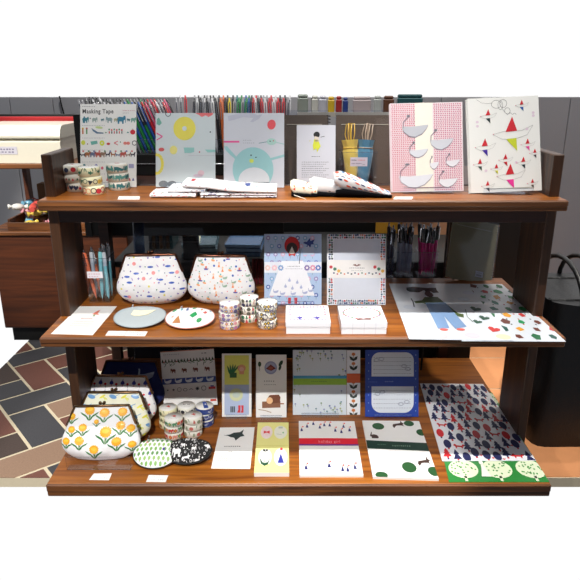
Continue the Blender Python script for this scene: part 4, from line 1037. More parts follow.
c = Cv(59, 71); q = random.Random(6)
c.rect(0, 0, 59, 71, (226, 230, 238), 1); BC = [(40, 60, 110), (190, 50, 60), (60, 120, 90), (210, 110, 60), (60, 100, 130), (40, 50, 60)]
def bord(x0, y0, x1, y1, n, m):
    for i in range(n):
        for j in range(m):
            x = x0+(i+.5)*(x1-x0)/n+q.uniform(-.3, .3); y = y0+(j+.5)*(y1-y0)/m+q.uniform(-.3, .3); k = q.choice(BC)
            w = q.random()
            if w < .4: c.ell(x, y, 1.1, .9, k, 3)
            elif w < .7: c.star(x, y, 1.4, k, 3, 5)
            else: sh(c, FIR, x, y, 2.6, k, 3)
c.rect(6, 5.5, 53, 65, (212, 218, 230), 2)
bord(0, 0, 59, 5, 26, 2); bord(0, 65.5, 59, 70.5, 26, 2); bord(.4, 5, 5, 66, 2, 26); bord(53.6, 5, 58.6, 66, 2, 26)
c.rect(0, 26, 59, 44, (236, 234, 232), 4)
for x in (3, 7, 11, 48, 52, 56): c.star(x, 33+(x % 3)*2, 2.2, [(204, 60, 70), (60, 120, 90), (230, 180, 80)][x % 3], 5, 6, .6)
for i in range(14): c.ell(6+i*3.6, 39+(i % 2), .9, .8, BC[i % 6], 5)
c.dashes(22, 38, 34, 9, .8, (90, 90, 100), 5); c.dashes(24, 36, 36.6, 7, .5, (130, 130, 140), 5); c.poly([(25, 31), (28, 30), (29.5, 31.4), (31, 30), (34, 31), (29.5, 32.4)], (120, 70, 60), 5)
o, fr = stand('letter_set', 'white letter set with a dense colourful flower border, right of the hooded girl set', 'stationery set', (328, 385.5, 305, 234), ZM, 18, c, GLOSSP, .002, sheets=3)
easel('clear acrylic easel behind the flower-border letter set', fr, ZM)
# white card boxes
def cardbox(label, px, vb, z, cv, cards=False, lab2=None):
    q = None
    # top plane height from front bottom row
    Yf = at(0, vb, z).y; vt = px[3][1]; h = (slope(vt)*Yf+CZ)-z
    q = [at(u, v, z+h) for u, v in px]; c0 = sum(q, Vector())/4; q = [Vector((p.x-c0.x, p.y-c0.y, 0)) for p in q]
    hw = (q[2].x-q[3].x+q[1].x-q[0].x)/4; hd = ((q[0].y+q[1].y)-(q[2].y+q[3].y))/4
    t = thing('card_box', label, 'box', (c0.x, c0.y, z))
    m = pm('white_board', (236, 237, 242), .5, var=.02, coat=.15)
    s = h*.56 if not cards else h*.5
    mb = MB(); mb.box(-hw+.001, hw-.001, -hd+.001, hd-.001, 0, s, m, .0008); mb.build('base_tray', t)
    mb = MB(); mb.box(-hw, hw, -hd, hd, s+.0008, h, m, .0008)
    cv.emit(mb, lambda x, y, e: Vector(((x/cv.W-.5)*2*hw, (.5-y/cv.H)*2*hd, h+e))); mb.build('lid', t)
    if cards:
        for i in range(3):
            mb = MB(); x = -hw+(i+1)*hw*.5; mb.box(x, x+.0006, -hd-.0003, -hd+.001, .001, h-.001, (205, 205, 212)); mb.build('card_divider', t)
    return t
c = Cv(46, 28)
c.line([(4, 4), (42, 4), (42, 24), (4, 24), (4, 4)], .6, (110, 120, 160)); c.dashes(12, 34, 11, 10, 1.2, (170, 100, 150)); c.dashes(16, 30, 15, 7, .6, (200, 190, 200))
for i in range(11): c.star(5+i*3.6, 2.8, 1.3, [(226, 90, 120), (206, 70, 90), (130, 110, 180)][i % 3], 2, 6, .6); c.ell(5+i*3.6, 25, .9, .7, [(236, 150, 170), (150, 150, 200)][i % 2], 2)
for s in (14, 32): sh(c, BIRD, s, 21.5, 8, (90, 80, 160), 2)
for y in (8, 12, 16): c.star(5, y, 1.5, (230, 130, 150), 2, 6); c.star(41, y, 1.7, (226, 120, 130), 2, 6)
cardbox('white card box with pink flower frame on its lid, left of the pair', [(286.5, 305.4), (328.8, 305.4), (330, 322), (285, 322)], 334.3, ZM, c)
c = Cv(46, 28)
c.ring(23, 13, 19, .6, (130, 130, 135), ry=9.5)
for i in range(26):
    a = 2*PI*i/26; c.ell(23+19*math.cos(a), 13+9.8*math.sin(a), 1.2, 1, [(206, 90, 90), (100, 140, 100), (170, 110, 160), (140, 110, 90)][i % 4], 2)
c.dashes(12, 34, 10, 9, .7, (190, 180, 175)); c.dashes(14, 32, 14, 8, .6, (200, 190, 190)); c.poly([(16, 23), (20, 21.6), (23, 22.6), (27, 21.4), (31, 22.6), (30, 24.6), (23, 24), (17, 25)], (120, 70, 60), 3)
cardbox('white card box with a fine oval wreath on its lid, right of the pair', [(338.3, 305.6), (381.6, 305.6), (386.6, 322.3), (340.5, 322.3)], 334.6, ZM, c, True)
# A4 clear files lying at the right
A4B = pm('clear_file_bluegrey', (226, 232, 240), .3, var=.02, coat=.35, coatr=.3)
c = Cv(220, 310); q = random.Random(12)
def cutp(c, x, y, s, k, sd):
    qq = random.Random(sd); n = qq.randint(4, 6)
    c.poly([(x+s*qq.uniform(.6, 1)*math.cos(2*PI*i/n+sd), y+s*1.3*qq.uniform(.6, 1)*math.sin(2*PI*i/n+sd)) for i in range(n)], k, 2)
KS = [(40, 150, 90), (40, 90, 80), (200, 60, 60), (110, 60, 50), (50, 130, 120), (228, 160, 50), (40, 110, 70)]
for j in range(9):
    for i in range(6): cutp(c, 18+i*37+(18 if j % 2 else 0), 18+j*34, q.uniform(9, 15), KS[q.randrange(7)], i*13+j)
    for i in range(7): c.ell(26+i*28, 26+j*26, 2, 3, (200, 60, 60) if i % 2 else (60, 60, 60))
lay('clear_file_folder', 'white A4 clear file with scattered cut-paper shapes, beneath and right of the other', 'folder', [(427, 283.4), (502, 284), (566, 341.5), (462, 341)], ZM, c, .001, A4B, lift=0)
c = Cv(220, 310)
c.poly([(45, 28), (70, 22), (120, 30), (150, 28), (148, 44), (150, 60), (130, 62), (120, 48), (100, 46), (82, 60), (50, 56)], (60, 24, 30)); c.ell(58, 42, 16, 16, (34, 34, 44), 2); c.rect(105, 40, 122, 66, (60, 24, 30))
c.ell(112, 72, 14, 18, (80, 40, 40), 2); c.poly([(92, 90), (136, 88), (168, 180), (184, 186), (178, 205), (156, 196), (130, 150), (100, 150), (76, 126), (52, 128), (50, 116), (78, 110)], (74, 92, 50), 2)
c.poly([(84, 125), (150, 122), (168, 250), (132, 262), (120, 200), (116, 258), (82, 262)], (126, 158, 200), 3); c.ell(98, 266, 12, 6, (226, 110, 100), 3); c.ell(146, 264, 12, 6, (226, 110, 100), 3)
c.line([(44, 100), (46, 118), (42, 150)], 4, (50, 50, 70), 3); c.line([(200, 160), (190, 200), (196, 226)], 2, (90, 110, 80), 2)
c.p = [([(40+(x-40)*.78, y) for x, y in a], b, d) for a, b, d in c.p]
for x, y, s, k in ((190, 158, 26, (40, 76, 60)), (214-20, 206, 24, (50, 86, 70)), (172, 226, 20, (60, 96, 80)), (196, 262, 26, (206, 60, 56))): c.sh(HEART, x, y, s, k, 3, rot=.5)
for x, y, k in ((30, 210, (210, 220, 236)), (60, 270, (232, 214, 222)), (30, 150, (220, 228, 240)), (180, 100, (214, 224, 236)), (140, 290, (236, 214, 222)), (70, 296, (236, 196, 200)), (205, 294, (226, 232, 190)), (205, 60, (222, 226, 240))): c.ell(x, y, 16, 12, k)
lay('clear_file_folder', 'white A4 clear file with a figure in blue trousers, lying on top at right', 'folder', [(389, 283.5), (466.5, 284), (513.5, 340.6), (409, 338.8)], ZM, c, .001, A4B, lift=.0014)
# pen cups behind the files
GB = (150, 160, 182); DK = (28, 28, 36); MG = (196, 30, 120)
def pset(side, c1, n, names):
    q = random.Random(side); out = []
    for i in range(n):
        out.append((-.8+1.6*((i*.618) % 1), -.7+1.4*((i*.37+.2) % 1), q.uniform(.02, .16), q.uniform(-.02, .05), c1[i % len(c1)], DK, .142+.006*(i % 3), names[i % len(c1)]))
    return out
cup('clear pen cup of grey-blue pens behind the A4 clear files', 396, 412.5, 277, 252, ZM, None, pset(1, [GB], 10, ['grey-blue pen with black top in the left of the two rear pen cups']), pengroup='grey-blue pens in the rear pen cup', taper=1.12)
cup('clear pen cup of magenta pens behind the A4 clear files', 418, 435.5, 277, 252, ZM, None, pset(2, [MG, MG], 10, ['magenta pen with black top in the right of the two rear pen cups']*2), pengroup='magenta pens in the rear pen cup', taper=1.12)
cup('narrow clear pen cup of dark pens beside flower-border set', 386.5, 393.5, 278, 258, ZM, None, pset(3, [(40, 50, 80)], 4, ['dark navy pen in the narrow pen cup']), pengroup='navy pens in the narrow pen cup', taper=1.1)
p = at(468, 281, ZM); p1 = at(492, 281, ZM); p0 = at(445, 281, ZM); w = p1.x-p0.x
notebook('dark olive-brown spiral notebook in plastic sleeve at right of middle shelf', (p0.x+p1.x)/2, p.y, ZM, w, .185, 30, yaw=.0, cover=(170, 160, 122), sticker=True, roll=12, wire=STEEL)
bpy.context.view_layer.update()
t = thing('notebook_rest', 'black wire rest behind the olive spiral notebook', 'display stand', ((p0.x+p1.x)/2, p.y+.01, ZM))
for s in (-1, 1):
    mb = MB(); mb.tube([(s*.04, .0, .003), (s*.04, .115, .003), (s*.04, .112, .145)], .002, BLACK, 6); mb.build('wire_side', t)
mb = MB(); mb.tube([(-.04, .115, .003), (.04, .115, .003)], .002, BLACK, 6); mb.build('wire_bar', t)
# stacked clear packs on the back cabinet
PK = pm('dark_pack', (110, 136, 142), .2, var=.2, coat=.8)
for lab, u0, u1, yy, cn in (('pile of clear-topped dark packs behind the left purse', 180, 214, 2.06, 4), ('pile of clear-topped blue packs behind the right purse', 226, 262, 2.06, 5)):
    x0, x1 = xs(u0, 250)*2.0, xs(u1, 250)*2.0
    for i in range(3):
        t = thing('flat_pack', ['bottom', 'middle', 'top'][i]+' pack in the '+lab, 'packet', ((x0+x1)/2+.004*(i % 2), 2.09, .44+.0005+i*.015), (0, 0, .06*(1 if cn == 4 else -1)), 'flat packs on the back cabinet')
        mb = MB(); mb.box((x0-x1)/2, (x1-x0)/2, -.09, .085, 0, .0125, PK if cn == 4 else pm('blue_pack', (110, 140, 175), .2, var=.2, coat=.8), .002); mb.build('tray', t)
        mb = MB(); mb.box((x0-x1)/2-.001, (x1-x0)/2+.001, -.091, .086, .0127, .0142, ACR, 0); mb.build('clear_lid', t)
# books upright, lamp, dark red tubes
for u, c_, lb in ((150, (60, 62, 66), 'grey'), (153.5, (96, 70, 44), 'tan'), (157, (40, 40, 46), 'black'), (160.5, (110, 78, 46), 'light brown'), (164, (56, 52, 52), 'dark grey'), (167.5, (88, 60, 36), 'brown'), (171, (24, 70, 74), 'teal')):
    x = xs(u, 240)*2.1; t = thing('upright_book', lb+' book spine standing behind the left purse', 'book', (x, 2.1, .44), (0, 0, 0), 'books on the back cabinet')
    mb = MB(); mb.box(-.005, .005, 0, .12, 0, .19, c_, .001); mb.build('cover', t)
    mb = MB(); mb.box(-.0042, .0042, .003, .122, .002, .188, PAPER); mb.build('pages', t)
t = thing('table_lamp', 'small glowing cream lamp seen beyond the packs', 'lamp', (xs(195, 235)*2.28, 2.28, .44))
mb = MB(); mb.lathe([(.025, 0), (.025, .006), (.005, .01), (.004, .09), (.0, .09)], BRASS, 16); mb.build('base', t)
SH, nt, b = new_mat('lamp_shade'); b.inputs['Base Color'].default_value = lin((250, 236, 190)); b.inputs['Emission Color'].default_value = lin((250, 232, 170)); b.inputs['Emission Strength'].default_value = 1.0
mb = MB(); mb.lathe([(.022, .075), (.016, .115), (.003, .115)], SH, 20, caps=False); mb.build('shade', t)
t = thing('marker', 'orange-red marker standing behind the packs', 'pen', (xs(187, 235)*2.25, 2.25, .44)); mb = MB(); mb.lathe([(.005, 0), (.005, .09), (.003, .1)], (220, 80, 40), 12); mb.build('barrel', t)
mb = MB(); mb.lathe([(.0056, .088), (.0056, .125), (.002, .13)], (200, 60, 30), 12); mb.build('cap', t)
WINE = pm('wine_paper', (98, 14, 26), .6)
for i, u in enumerate((253.5, 256.5, 259.5, 262)):
    p = at(u, 274, ZM); t = tag((lambda m: (m.lathe([(.0022, 0), (.0038, .012), (.0042, .07), (.003, .074)], WINE, 10), m.build('wine_pencil'))[1])(MB()), 'dark red pencil upright between purse and letter set', 'pencil', 'dark red pencils in the narrow clear cup'); t.location = (xs(u, 273)*1.655, 1.655, ZM+.003)
t = thing('pencil_cup', 'narrow clear cup of dark red pencils', 'pen holder', (xs(258, 273)*1.655, 1.655, ZM))
mb = MB(); mb.lathe([(.0155, .0), (.0165, .04)], ACR, 20, caps=False); mb.build('clear_wall', t); mb = MB(); mb.lathe([(.0155, 0), (.0155, .002)], ACR, 20); mb.build('clear_base', t)
# clear display stand with dark sheet behind left purse
t = thing('clear_stand', 'tall clear acrylic stand between pen cup and left purse', 'display stand', (-.33, 1.66, ZM), (-.1, 0, 0))
mb = MB(); mb.box(-.075, .09, 0, .003, 0, .16, ACR); mb.build('back_plate', t)
mb = MB(); mb.box(-.07, .085, -.001, 0, .12, .1212, pm('grey_edge', (120, 122, 126), .3)); mb.build('edge_line', t)
mb = MB(); mb.box(-.075, .09, -.05, 0, 0, .003, ACR); mb.build('foot_plate', t)
mb = MB(); mb.box(-.092, -.088, -.05, .06, 0, .2, clear('blue_edge', (150, 170, 210), 1.0, .2)); mb.build('side_plate', t)
# ================================================================== BOTTOM SHELF
# clasp purses, front one first
c = Cv(79, 57)
OY = (238, 172, 34); GN = (44, 116, 56)
def dande(c, x, y, s, a=0):
    c.line([(x, y), (x+s*.15*math.sin(a), y+s*1.5)], s*.14, (90, 130, 60)); k = math.radians(0)
    c.sh(LEAF, x+s*.05, y+s*1.6, s*1.75, GN, 2, 1, .45); c.sh(LEAF, x-s*.05, y+s*1.6, s*1.75, GN, 2, -1, -.45); c.sh(LEAF, x, y+s*1.6, s*.9, (74, 140, 70), 1, 1, -.1)
    c.star(x, y, s*.78, OY, 3, 14, .84); c.ell(x, y-s*.1, s*.45, s*.3, (244, 196, 60), 4)
for x, y, s in ((28, 3.5, 5.5), (43, 6.5, 5.2), (61, 6, 5), (22.5, 22, 4.4), (46, 27, 6.2), (60, 20.5, 5), (11, 24, 4), (20, 36, 5), (35, 45, 5), (57, 37.5, 5.2), (6, 37, 4.4), (70, 24, 4.6), (72, 42, 4.4), (36, 16, 2.6), (10, 10, 4)): dande(c, x, y, s*1.3)
pouch('clasp_purse', 'white clasp purse with yellow dandelions, front of the purse row', (58.8, 138, 465, 411), ZB, 27, .052, .69, c, seed=2, metal=pm('bronze_frame', (120, 92, 66), .3, 1), yaw=.04)
c = Cv(76, 55); q = random.Random(5)
PYW = (226, 220, 60); PBL = (110, 160, 210)
for j in range(5):
    for i in range(7):
        x, y = 5+i*11+(5 if j % 2 else 0), 4+j*11
        if (i+j) % 2: c.ell(x, y, 4.2, 2.3, PBL, rot=.3); c.line([(x+3, y-1), (x+7, y-3)], .6, PBL)
        else: c.ell(x, y, 3.4, 1.2, PYW, rot=-.6); c.ell(x+3, y+2, 2.6, 1, (222, 226, 120), rot=.5); c.line([(x, y), (x+4, y+5)], .5, PYW)
pouch('clasp_purse', 'pale yellow and blue leaf-print clasp purse, second from the front', (72.5, 149, 447, 397), ZB, 23, .052, .69, c, pm('cream_cotton', (238, 238, 216), .85, var=.04, scale=900, bump=.12), seed=7, metal=pm('bronze_frame', (0, 0, 0)), yaw=0)
c = Cv(76, 58)
NB = (36, 50, 150)
for j in range(5):
    for i in range(7):
        x, y = 7+i*11.5+(5.5 if j % 2 else 0), 6+j*12
        c.sh(PEAR, x, y, 8.5, NB); c.line([(x, y+3), (x, y+5)], .5, (200, 60, 60)); c.ell(x+5, y+2.5, 1.3, 1.3, (214, 40, 54)); c.line([(x+5, y+3.5), (x+5.8, y+7)], .4, (60, 60, 90))
pouch('clasp_purse', 'white clasp purse with navy pear shapes and red dots, third from front', (80, 155, 429.5, 380.5), ZB, 20, .052, .69, c, seed=9, metal=BRASS, yaw=-.04)
c = Cv(65, 50)
c.sh(SWAN, 48, 14, 15, (150, 166, 190)); c.sh(SWAN, 18, 26, 14, (120, 140, 176)); c.sh(SWAN, 50, 40, 14, (120, 140, 176))
pouch('clasp_purse', 'navy clasp purse with pale swans, rearmost of the purse row', (94, 163.5, 413, 365), ZB, 18, .05, .72, c, pm('navy_cotton', (14, 30, 92), .85, var=.1, scale=900, bump=.1), seed=12, metal=COPPER, yaw=-.06)
# clear holder in front of the dandelion purse
P0 = at(67, 470, ZB); P1 = at(131, 470, ZB)
t = thing('acrylic_holder', 'low clear acrylic holder in front of dandelion purse', 'display stand', ((P0.x+P1.x)/2, P0.y, ZB))
W = (P1.x-P0.x)/2
mb = MB(); mb.box(-W, W, 0, .0015, 0, .036, ACR); mb.build('front_plate', t)
mb = MB(); mb.tube([(-W, 0, .001), (-W, 0, .036), (W, 0, .036), (W, 0, .001)], .0006, ACRE, 5, True); mb.build('polished_edge', t)
mb = MB(); mb.box(-W, W, 0, .02, -.0002+.0003, .0015, ACR); mb.build('base_plate', t)
t = thing('acrylic_holder', 'clear acrylic upright plate behind the navy purse', 'display stand', (-.375, 1.66, ZB), (-.15, 0, 0))
mb = MB(); mb.box(-.085, .085, 0, .003, 0, .19, ACR); mb.build('back_plate', t)
mb = MB(); mb.tube([(-.085, 0, .002), (-.085, 0, .19), (.085, 0, .19), (.085, 0, .002)], .0006, ACRE, 5); mb.build('polished_edge', t)
mb = MB(); mb.box(-.085, .085, -.03, 0, 0, .002, ACR); mb.build('foot_plate', t)
price('white price card at front edge below the dandelion purse', [(94, 473.5), (111.8, 473.3), (109, 480), (89, 479.7)], ZB)
price('white price card at front edge below the green tree pouch', [(148.8, 475), (168.3, 475.3), (165.6, 482), (146, 481.7)], ZB)
# oval pouches
c = Cv(44, 30); q = random.Random(4)
for j in range(7):
    for i in range(10):
        x, y = 2+i*4.5+(2.2 if j % 2 else 0), 2.5+j*4.2; c.ell(x, y-.5, 1.35, 1.7, [(126, 176, 92), (96, 152, 84), (150, 190, 110)][(i*3+j) % 3]); c.rect(x-.2, y+1, x+.2, y+2, (150, 110, 80))
c.ell(30, 15, 1.2, 1.4, (60, 50, 140), 3); c.ell(12, 8, 1, .8, (200, 90, 90), 3)
oval('white oval pouch covered in small green trees', (134, 179, 442, 471.5), ZB, c, CLOTH, .024, zipc=(30, 30, 30), tilt=16)
c = Cv(48, 26); q = random.Random(9); WI = (226, 226, 226)
for j in range(8):
    for i in range(15):
        x, y = 2+i*3.2+(1.6 if j % 2 else 0), 2+j*3.2; w = q.random()
        if w < .35: c.sh(LEAF, x, y+1, 2.2, WI, rot=q.random()*6)
        elif w < .6: c.ell(x, y, .8, .5, WI, rot=q.random()*3)
        elif w < .8: c.ring(x, y, .9, .35, WI, n=8)
        elif w < .88: c.sh(GOAT, x, y, 4.6, WI, flip=q.choice((-1, 1)))
c.sh(GOAT, 14, 18, 9, WI, 2); c.sh(RUN, 24, 22.5, 8, WI, 2); c.sh(BIRD, 44, 11, 7, WI, 2)
oval('black oval pouch with white leaves and animals, overlapping the tree pouch', (164.5, 211.5, 440.5, 467), ZB+.004, c, pm('black_cotton', (16, 16, 18), .8, var=.1, scale=900), .026, zipc=(12, 12, 12), tilt=16, pull=0, dyb=.0)
# sample card of tapes, canvas 55x58
c = Cv(55, 58); c.dashes(3, 20, 3.4, 9, .6, (150, 150, 160)); c.dashes(42, 48, 4, 2, .8, (60, 60, 70)); c.rect(0, 0, 55, .6, (220, 130, 90))
q = random.Random(3)
for i in range(17):
    x = 1.8+i*3.2; c.sh(LEAF, x, 12.5, 4, (46, 92, 60), rot=q.random()*6, l=2); c.sh(FIR, x, 10.5, 4.4, (40, 70, 50), 2); c.ell(x+1.4, 11+(i % 2), .8, .7, (170, 70, 60) if i % 4 == 0 else (90, 130, 80), 3)
for x in (12, 23.5, 35, 47): c.sh(GOAT, x, 20.5, 5.4, (120, 60, 40), 2)
c.rect(0, 28.2, 55, 34, (52, 78, 150)); 
for i in range(5): c.sh(SWAN, 6+i*10.8, 31.4, 7.5, (226, 232, 240), 2)
for i, x in enumerate((5, 11, 17, 23, 29, 35.5, 42)):
    [lambda: c.ell(x, 40, .8, .8, (80, 80, 90)), lambda: c.star(x, 40, 1.6, (70, 70, 80)), lambda: c.ring(x, 40, 2, .4, (90, 90, 100)), lambda: c.ring(x, 40.5, 2, .5, (80, 80, 90), ry=1.4), lambda: c.line([(x-2, 41), (x, 39.5), (x+2, 41)], .5, (90, 90, 100)), lambda: c.star(x, 40, 2.6, (50, 46, 50), n=8), lambda: c.ring(x, 40, 2.3, .5, (90, 90, 100))][i]()
c.rect(47, 39, 54, 41.4, (200, 60, 60)); c.rect(49, 37.6, 52.5, 39, (60, 90, 170)); c.rect(48, 52, 54, 54, (200, 70, 60))
o, fr = stand('display_card', 'grey-white sample sheet with rows of leaves, animals and a blue swan band', 'sign', (164, 217.8, 408, 351.8), ZB, 18, c, PAPER, .0012, roll=-4)
easel('clear acrylic easel behind the swan-band sample sheet', fr, ZB, hfrac=.7)
# tape rolls on the bottom shelf
GBm = 'tape rolls on the bottom shelf'
BLB = pm('washi_blue', (88, 110, 170), .45, var=.05, coat=.35)
def topred(c): c.sh(BIRD, 20, 17, 12, (206, 60, 50)); c.ell(24, 21, 2, 1.4, (206, 60, 50)); c.dashes(9, 31, 29, 7, 1.2, (160, 160, 160))
def topblk(c): c.sh(CAT, 14, 18, 8, (40, 40, 46)); c.sh(CAT, 25, 18, 8, (40, 40, 46), flip=-1); c.dashes(9, 31, 29, 7, 1.2, (160, 160, 160))
def topblu(c):
    c.poly([(13, 5), (22, 3.5), (32, 34), (21, 37)], (50, 84, 170)); c.sh(SWAN, 22, 17, 8, (236, 238, 244), 2, rot=1.2); c.dashes(5, 12, 20, 3, 1.2, (160, 160, 160))
rows = [('rear left', 167.6, 406.8, [PEAR, 'dot', LEAF], [(170, 120, 90), (120, 130, 90)], None, topred, YT, .0, 'tan and green plants'),
        ('rear middle', 186, 404.8, [CAT, 'dot'], [(60, 60, 66), (110, 110, 110)], None, topblk, TAPEM, 0, 'black cats'),
        ('rear right', 204, 404.8, [SWAN, SWAN], [(60, 84, 160), (232, 236, 244)], (52, 72, 140), topblu, TAPEM, 0, 'blue swan print'),
        ('front left', 173, 416.6, [GOAT, 'flower'], [(214, 70, 60), (90, 150, 110), (236, 150, 130)], None, topred, TAPEM, 0, 'red animals and flowers'),
        ('front right', 192.8, 414.8, [FIR, 'dot', LEAF], [(110, 150, 120), (206, 110, 100), (150, 160, 130)], None, topred, TAPEM, 0, 'green sprigs and red dots')]
for nm, u, v, kd, cl, bd, tp, bs, _, ds in rows:
    stack(u, v, ZB, ['tape roll with %s, %s of %s stack, bottom shelf' % (ds, w, nm) for w in pos3], kd, cl, GBm, base=bs, R=.0238, h=.0186, n=12, s=10, band=bd, top=tp)
# memo pads standing
c = Cv(30, 63)
c.rect(2.6, 1.6, 27.4, 31, (226, 226, 110)); c.rect(2.6, 31, 27.4, 61, (176, 192, 222))
for a in (-.5, -.25, 0, .22, .45): c.sh(LEAF, 11, 23, 12, (40, 110, 60), 2, rot=a-.3)
c.rect(8, 19, 15, 24, (46, 100, 56), 3); c.ell(20, 14.5, 4.2, 3.6, (226, 160, 120), 2); c.rect(17.6, 15, 22.4, 20.5, (226, 160, 120), 2); c.ell(20, 15.5, 2.4, 2.2, (236, 190, 160), 3)
c.ell(14.5, 41, 7, 6.5, (206, 212, 170), 2); c.ell(14.5, 41, 4, 3, (186, 200, 190), 3)
for i in range(3): c.rect(8.6+i*1.7, 52.5, 9.8+i*1.7, 58.5, (70, 80, 90), 3)
c.poly([(16.5, 51.5), (19, 51.5), (18.6, 58.8), (15.4, 58.8), (16.6, 56)], (214, 50, 60), 3); c.poly([(19.6, 51.5), (22, 51.5), (21.8, 58.8), (19, 58.8), (20, 56)], (214, 50, 60), 3)
o, fr = stand('memo_pad', 'tall narrow memo pad with yellow and blue panels and red boots', 'notepad', (222, 251.5, 416.8, 353.6), ZB, 18, c, PAPER, .003)
easel('clear acrylic easel behind the yellow and blue memo pad', fr, ZB)
c = Cv(30, 63)
c.ell(14.5, 13, 6.2, 6.6, (150, 156, 190), 2, n=20); c.ell(14.5, 13, 5, 5.2, (170, 176, 204), 3, n=20); c.poly([(9.6, 14), (14.5, 9.6), (19.6, 13.6), (15, 16.2)], (120, 50, 46), 4); c.ell(14.5, 13.4, 2.4, 1.6, (170, 80, 60), 5)
c.ell(3.6, 9.4, 1.6, 2.6, (46, 84, 56), 2); c.rect(3.4, 11.6, 3.8, 16, (60, 80, 60), 2); c.ell(24.4, 8.6, 1.6, 3.4, (40, 70, 50), 2, rot=.5); c.ell(23.6, 13, 1.2, 2.8, (40, 70, 50), 2, rot=.3)
c.dashes(8, 19, 26.4, 5, 1.1, (90, 90, 96), fill=.55); c.dashes(8, 20, 30, 7, .6, (140, 140, 146))
c.poly([(10.5, 44.5), (13.5, 40.5), (22.5, 40), (24, 42.5), (23.5, 48), (12, 49.5)], (112, 60, 34), 3); c.ell(13.4, 46, 3.2, 3.4, (236, 188, 140), 4); c.poly([(6, 47), (24, 46.4), (24, 53), (6, 53.6)], (140, 92, 66), 2); c.rect(24, 48.6, 27.5, 49.8, (160, 100, 70), 2); c.line([(2.5, 55), (9, 56), (15, 58)], .7, (170, 150, 120), 2)
o, fr = stand('memo_pad', 'tall narrow grey-white memo pad with a plate and a loaf of bread', 'notepad', (256, 286.5, 417.4, 354.8), ZB, 18, c, PAPER, .003)
easel('clear acrylic easel behind the bread-loaf memo pad', fr, ZB)
# flat leaflet with a bird
c = Cv(35, 42)
c.poly([(8, 8.5), (11.5, 8), (15, 6), (21, 5.5), (24.5, 2.5), (23.5, 7), (26, 9.5), (22, 10.5), (18, 14.5), (16, 11.5), (12.5, 11)], (44, 58, 58)); c.line([(6, 9), (9, 9.2)], .4, (90, 90, 90))
c.dashes(8, 24, 20.6, 8, .9, (110, 110, 110)); c.dashes(13, 17, 26, 2, .6, (150, 150, 150)); c.rect(0, 22.4, 35, 22.6, (222, 222, 222))
for i in range(5): c.dashes(5, 29-(i == 4)*20, 28.4+i*2.1, 14, .55, (150, 140, 130))
lay('display_card', 'flat white leaflet with a dark flying bird above text', 'card', [(220, 427.5), (254.6, 427.2), (250.2, 468.8), (211, 468.4)], ZB, c, .0006)
# yellow memo block, flat
YP = pm('lemon_paper', (238, 234, 150), .6, var=.02)
c = Cv(31, 50)
c.ell(9.4, 11, 5.8, 7, (246, 232, 232), 2); c.ell(23, 11, 6.4, 7, (240, 242, 226), 2); c.ell(9, 36, 6.2, 8, (246, 246, 240), 2); c.ell(23.4, 36, 6.2, 8.4, (246, 246, 240), 2)
for i in range(7): c.rect(5+i*1.4, 5.5, 5.2+i*1.4, 16.5, (240, 190, 196), 3)
c.poly([(6.6, 9.4), (9.4, 10.6), (12.4, 9.4), (12.4, 12.8), (9.4, 11.6), (6.6, 12.8)], (226, 60, 70), 4); c.rect(21, 5, 25, 7, (190, 200, 190), 3); c.ell(25.6, 11.6, .9, .9, (150, 200, 150), 3); c.line([(19, 13), (24, 13.6)], .5, (190, 200, 180), 3)
c.line([(9, 30), (9, 41)], .5, (70, 90, 70), 3); c.rect(6.8, 28.6, 9, 30.8, (40, 44, 44), 3); c.rect(9.4, 28.6, 11.4, 30.8, (40, 44, 44), 3); c.poly([(4, 36.6), (7, 41), (9, 41.6), (11.5, 41), (14, 36.6), (12, 42.8), (9, 44.4), (5.6, 42.4)], (40, 84, 60), 4)
c.poly([(23.4, 33), (24.4, 35), (26.4, 41.6), (20.6, 41.6), (22.6, 35)], (46, 56, 160), 3); c.ell(24, 28.4, 1.4, 1.4, (226, 50, 60), 3); c.rect(23.2, 42, 23.5, 44.5, (150, 150, 170), 3)
c.rect(0, 24.6, 31, 24.9, (220, 216, 120), 2)
p_ = [(257.8, 422.4), (288.6, 422.4), (289.2, 472.6), (254, 472.6)]
o = lay('memo_block', 'thick yellow memo block with four round pictures lying flat', 'notepad', p_, ZB, c, .011, YP, side=PAPER)
# letter sets standing
c = Cv(53, 65); q = random.Random(2); FCs = [(90, 110, 170), (120, 150, 120), (140, 150, 190), (160, 170, 120), (100, 140, 150)]
for i in range(60):
    x = q.uniform(1, 52); y = q.choice([q.uniform(1, 9), q.uniform(53, 63)]) if i < 44 else q.uniform(8, 54)
    if i >= 44: x = q.choice([q.uniform(1, 7), q.uniform(45, 52)])
    k = q.choice(FCs); c.line([(x, y), (x+.3, y+2.4)], .35, (130, 150, 120)); c.ell(x, y-.3, .95, .8, k, 2)
c.rect(0, 25.6, 53, 28.4, (70, 156, 200), 3); c.rect(0, 28.4, 53, 34.8, (150, 196, 60), 3); c.dashes(18, 34, 31.4, 8, .8, (96, 130, 50), 4, fill=.6)
BLG = pm('sleeved_blue_paper', (214, 224, 232), .45, var=.015, coat=.6, coatr=.12)
o, fr = stand('letter_set', 'pale letter set with blue and green bands and tiny meadow flowers', 'stationery set', (293.3, 346.5, 415, 350), ZB, 18, c, BLG, .002, sheets=2)
easel('clear acrylic easel behind the green-banded letter set', fr, ZB)
c = Cv(13.5, 65)
for i in range(7):
    y = 4+i*9.4
    if 20 < y < 30: continue
    c.ell(6.6, y, 1.9, 1.6, (206, 120, 60), 2); c.poly([(2.4, y+2), (5.4, y+3), (6.6, y+5), (8, y+3), (10.8, y+2), (10, y+5.4), (6.6, y+7), (3.4, y+5.4)], (40, 50, 46), 2); c.rect(6.4, y+1, 6.8, y+5, (60, 80, 60), 2)
c.rect(0, 23.5, 13.5, 32.8, (216, 96, 46), 3)
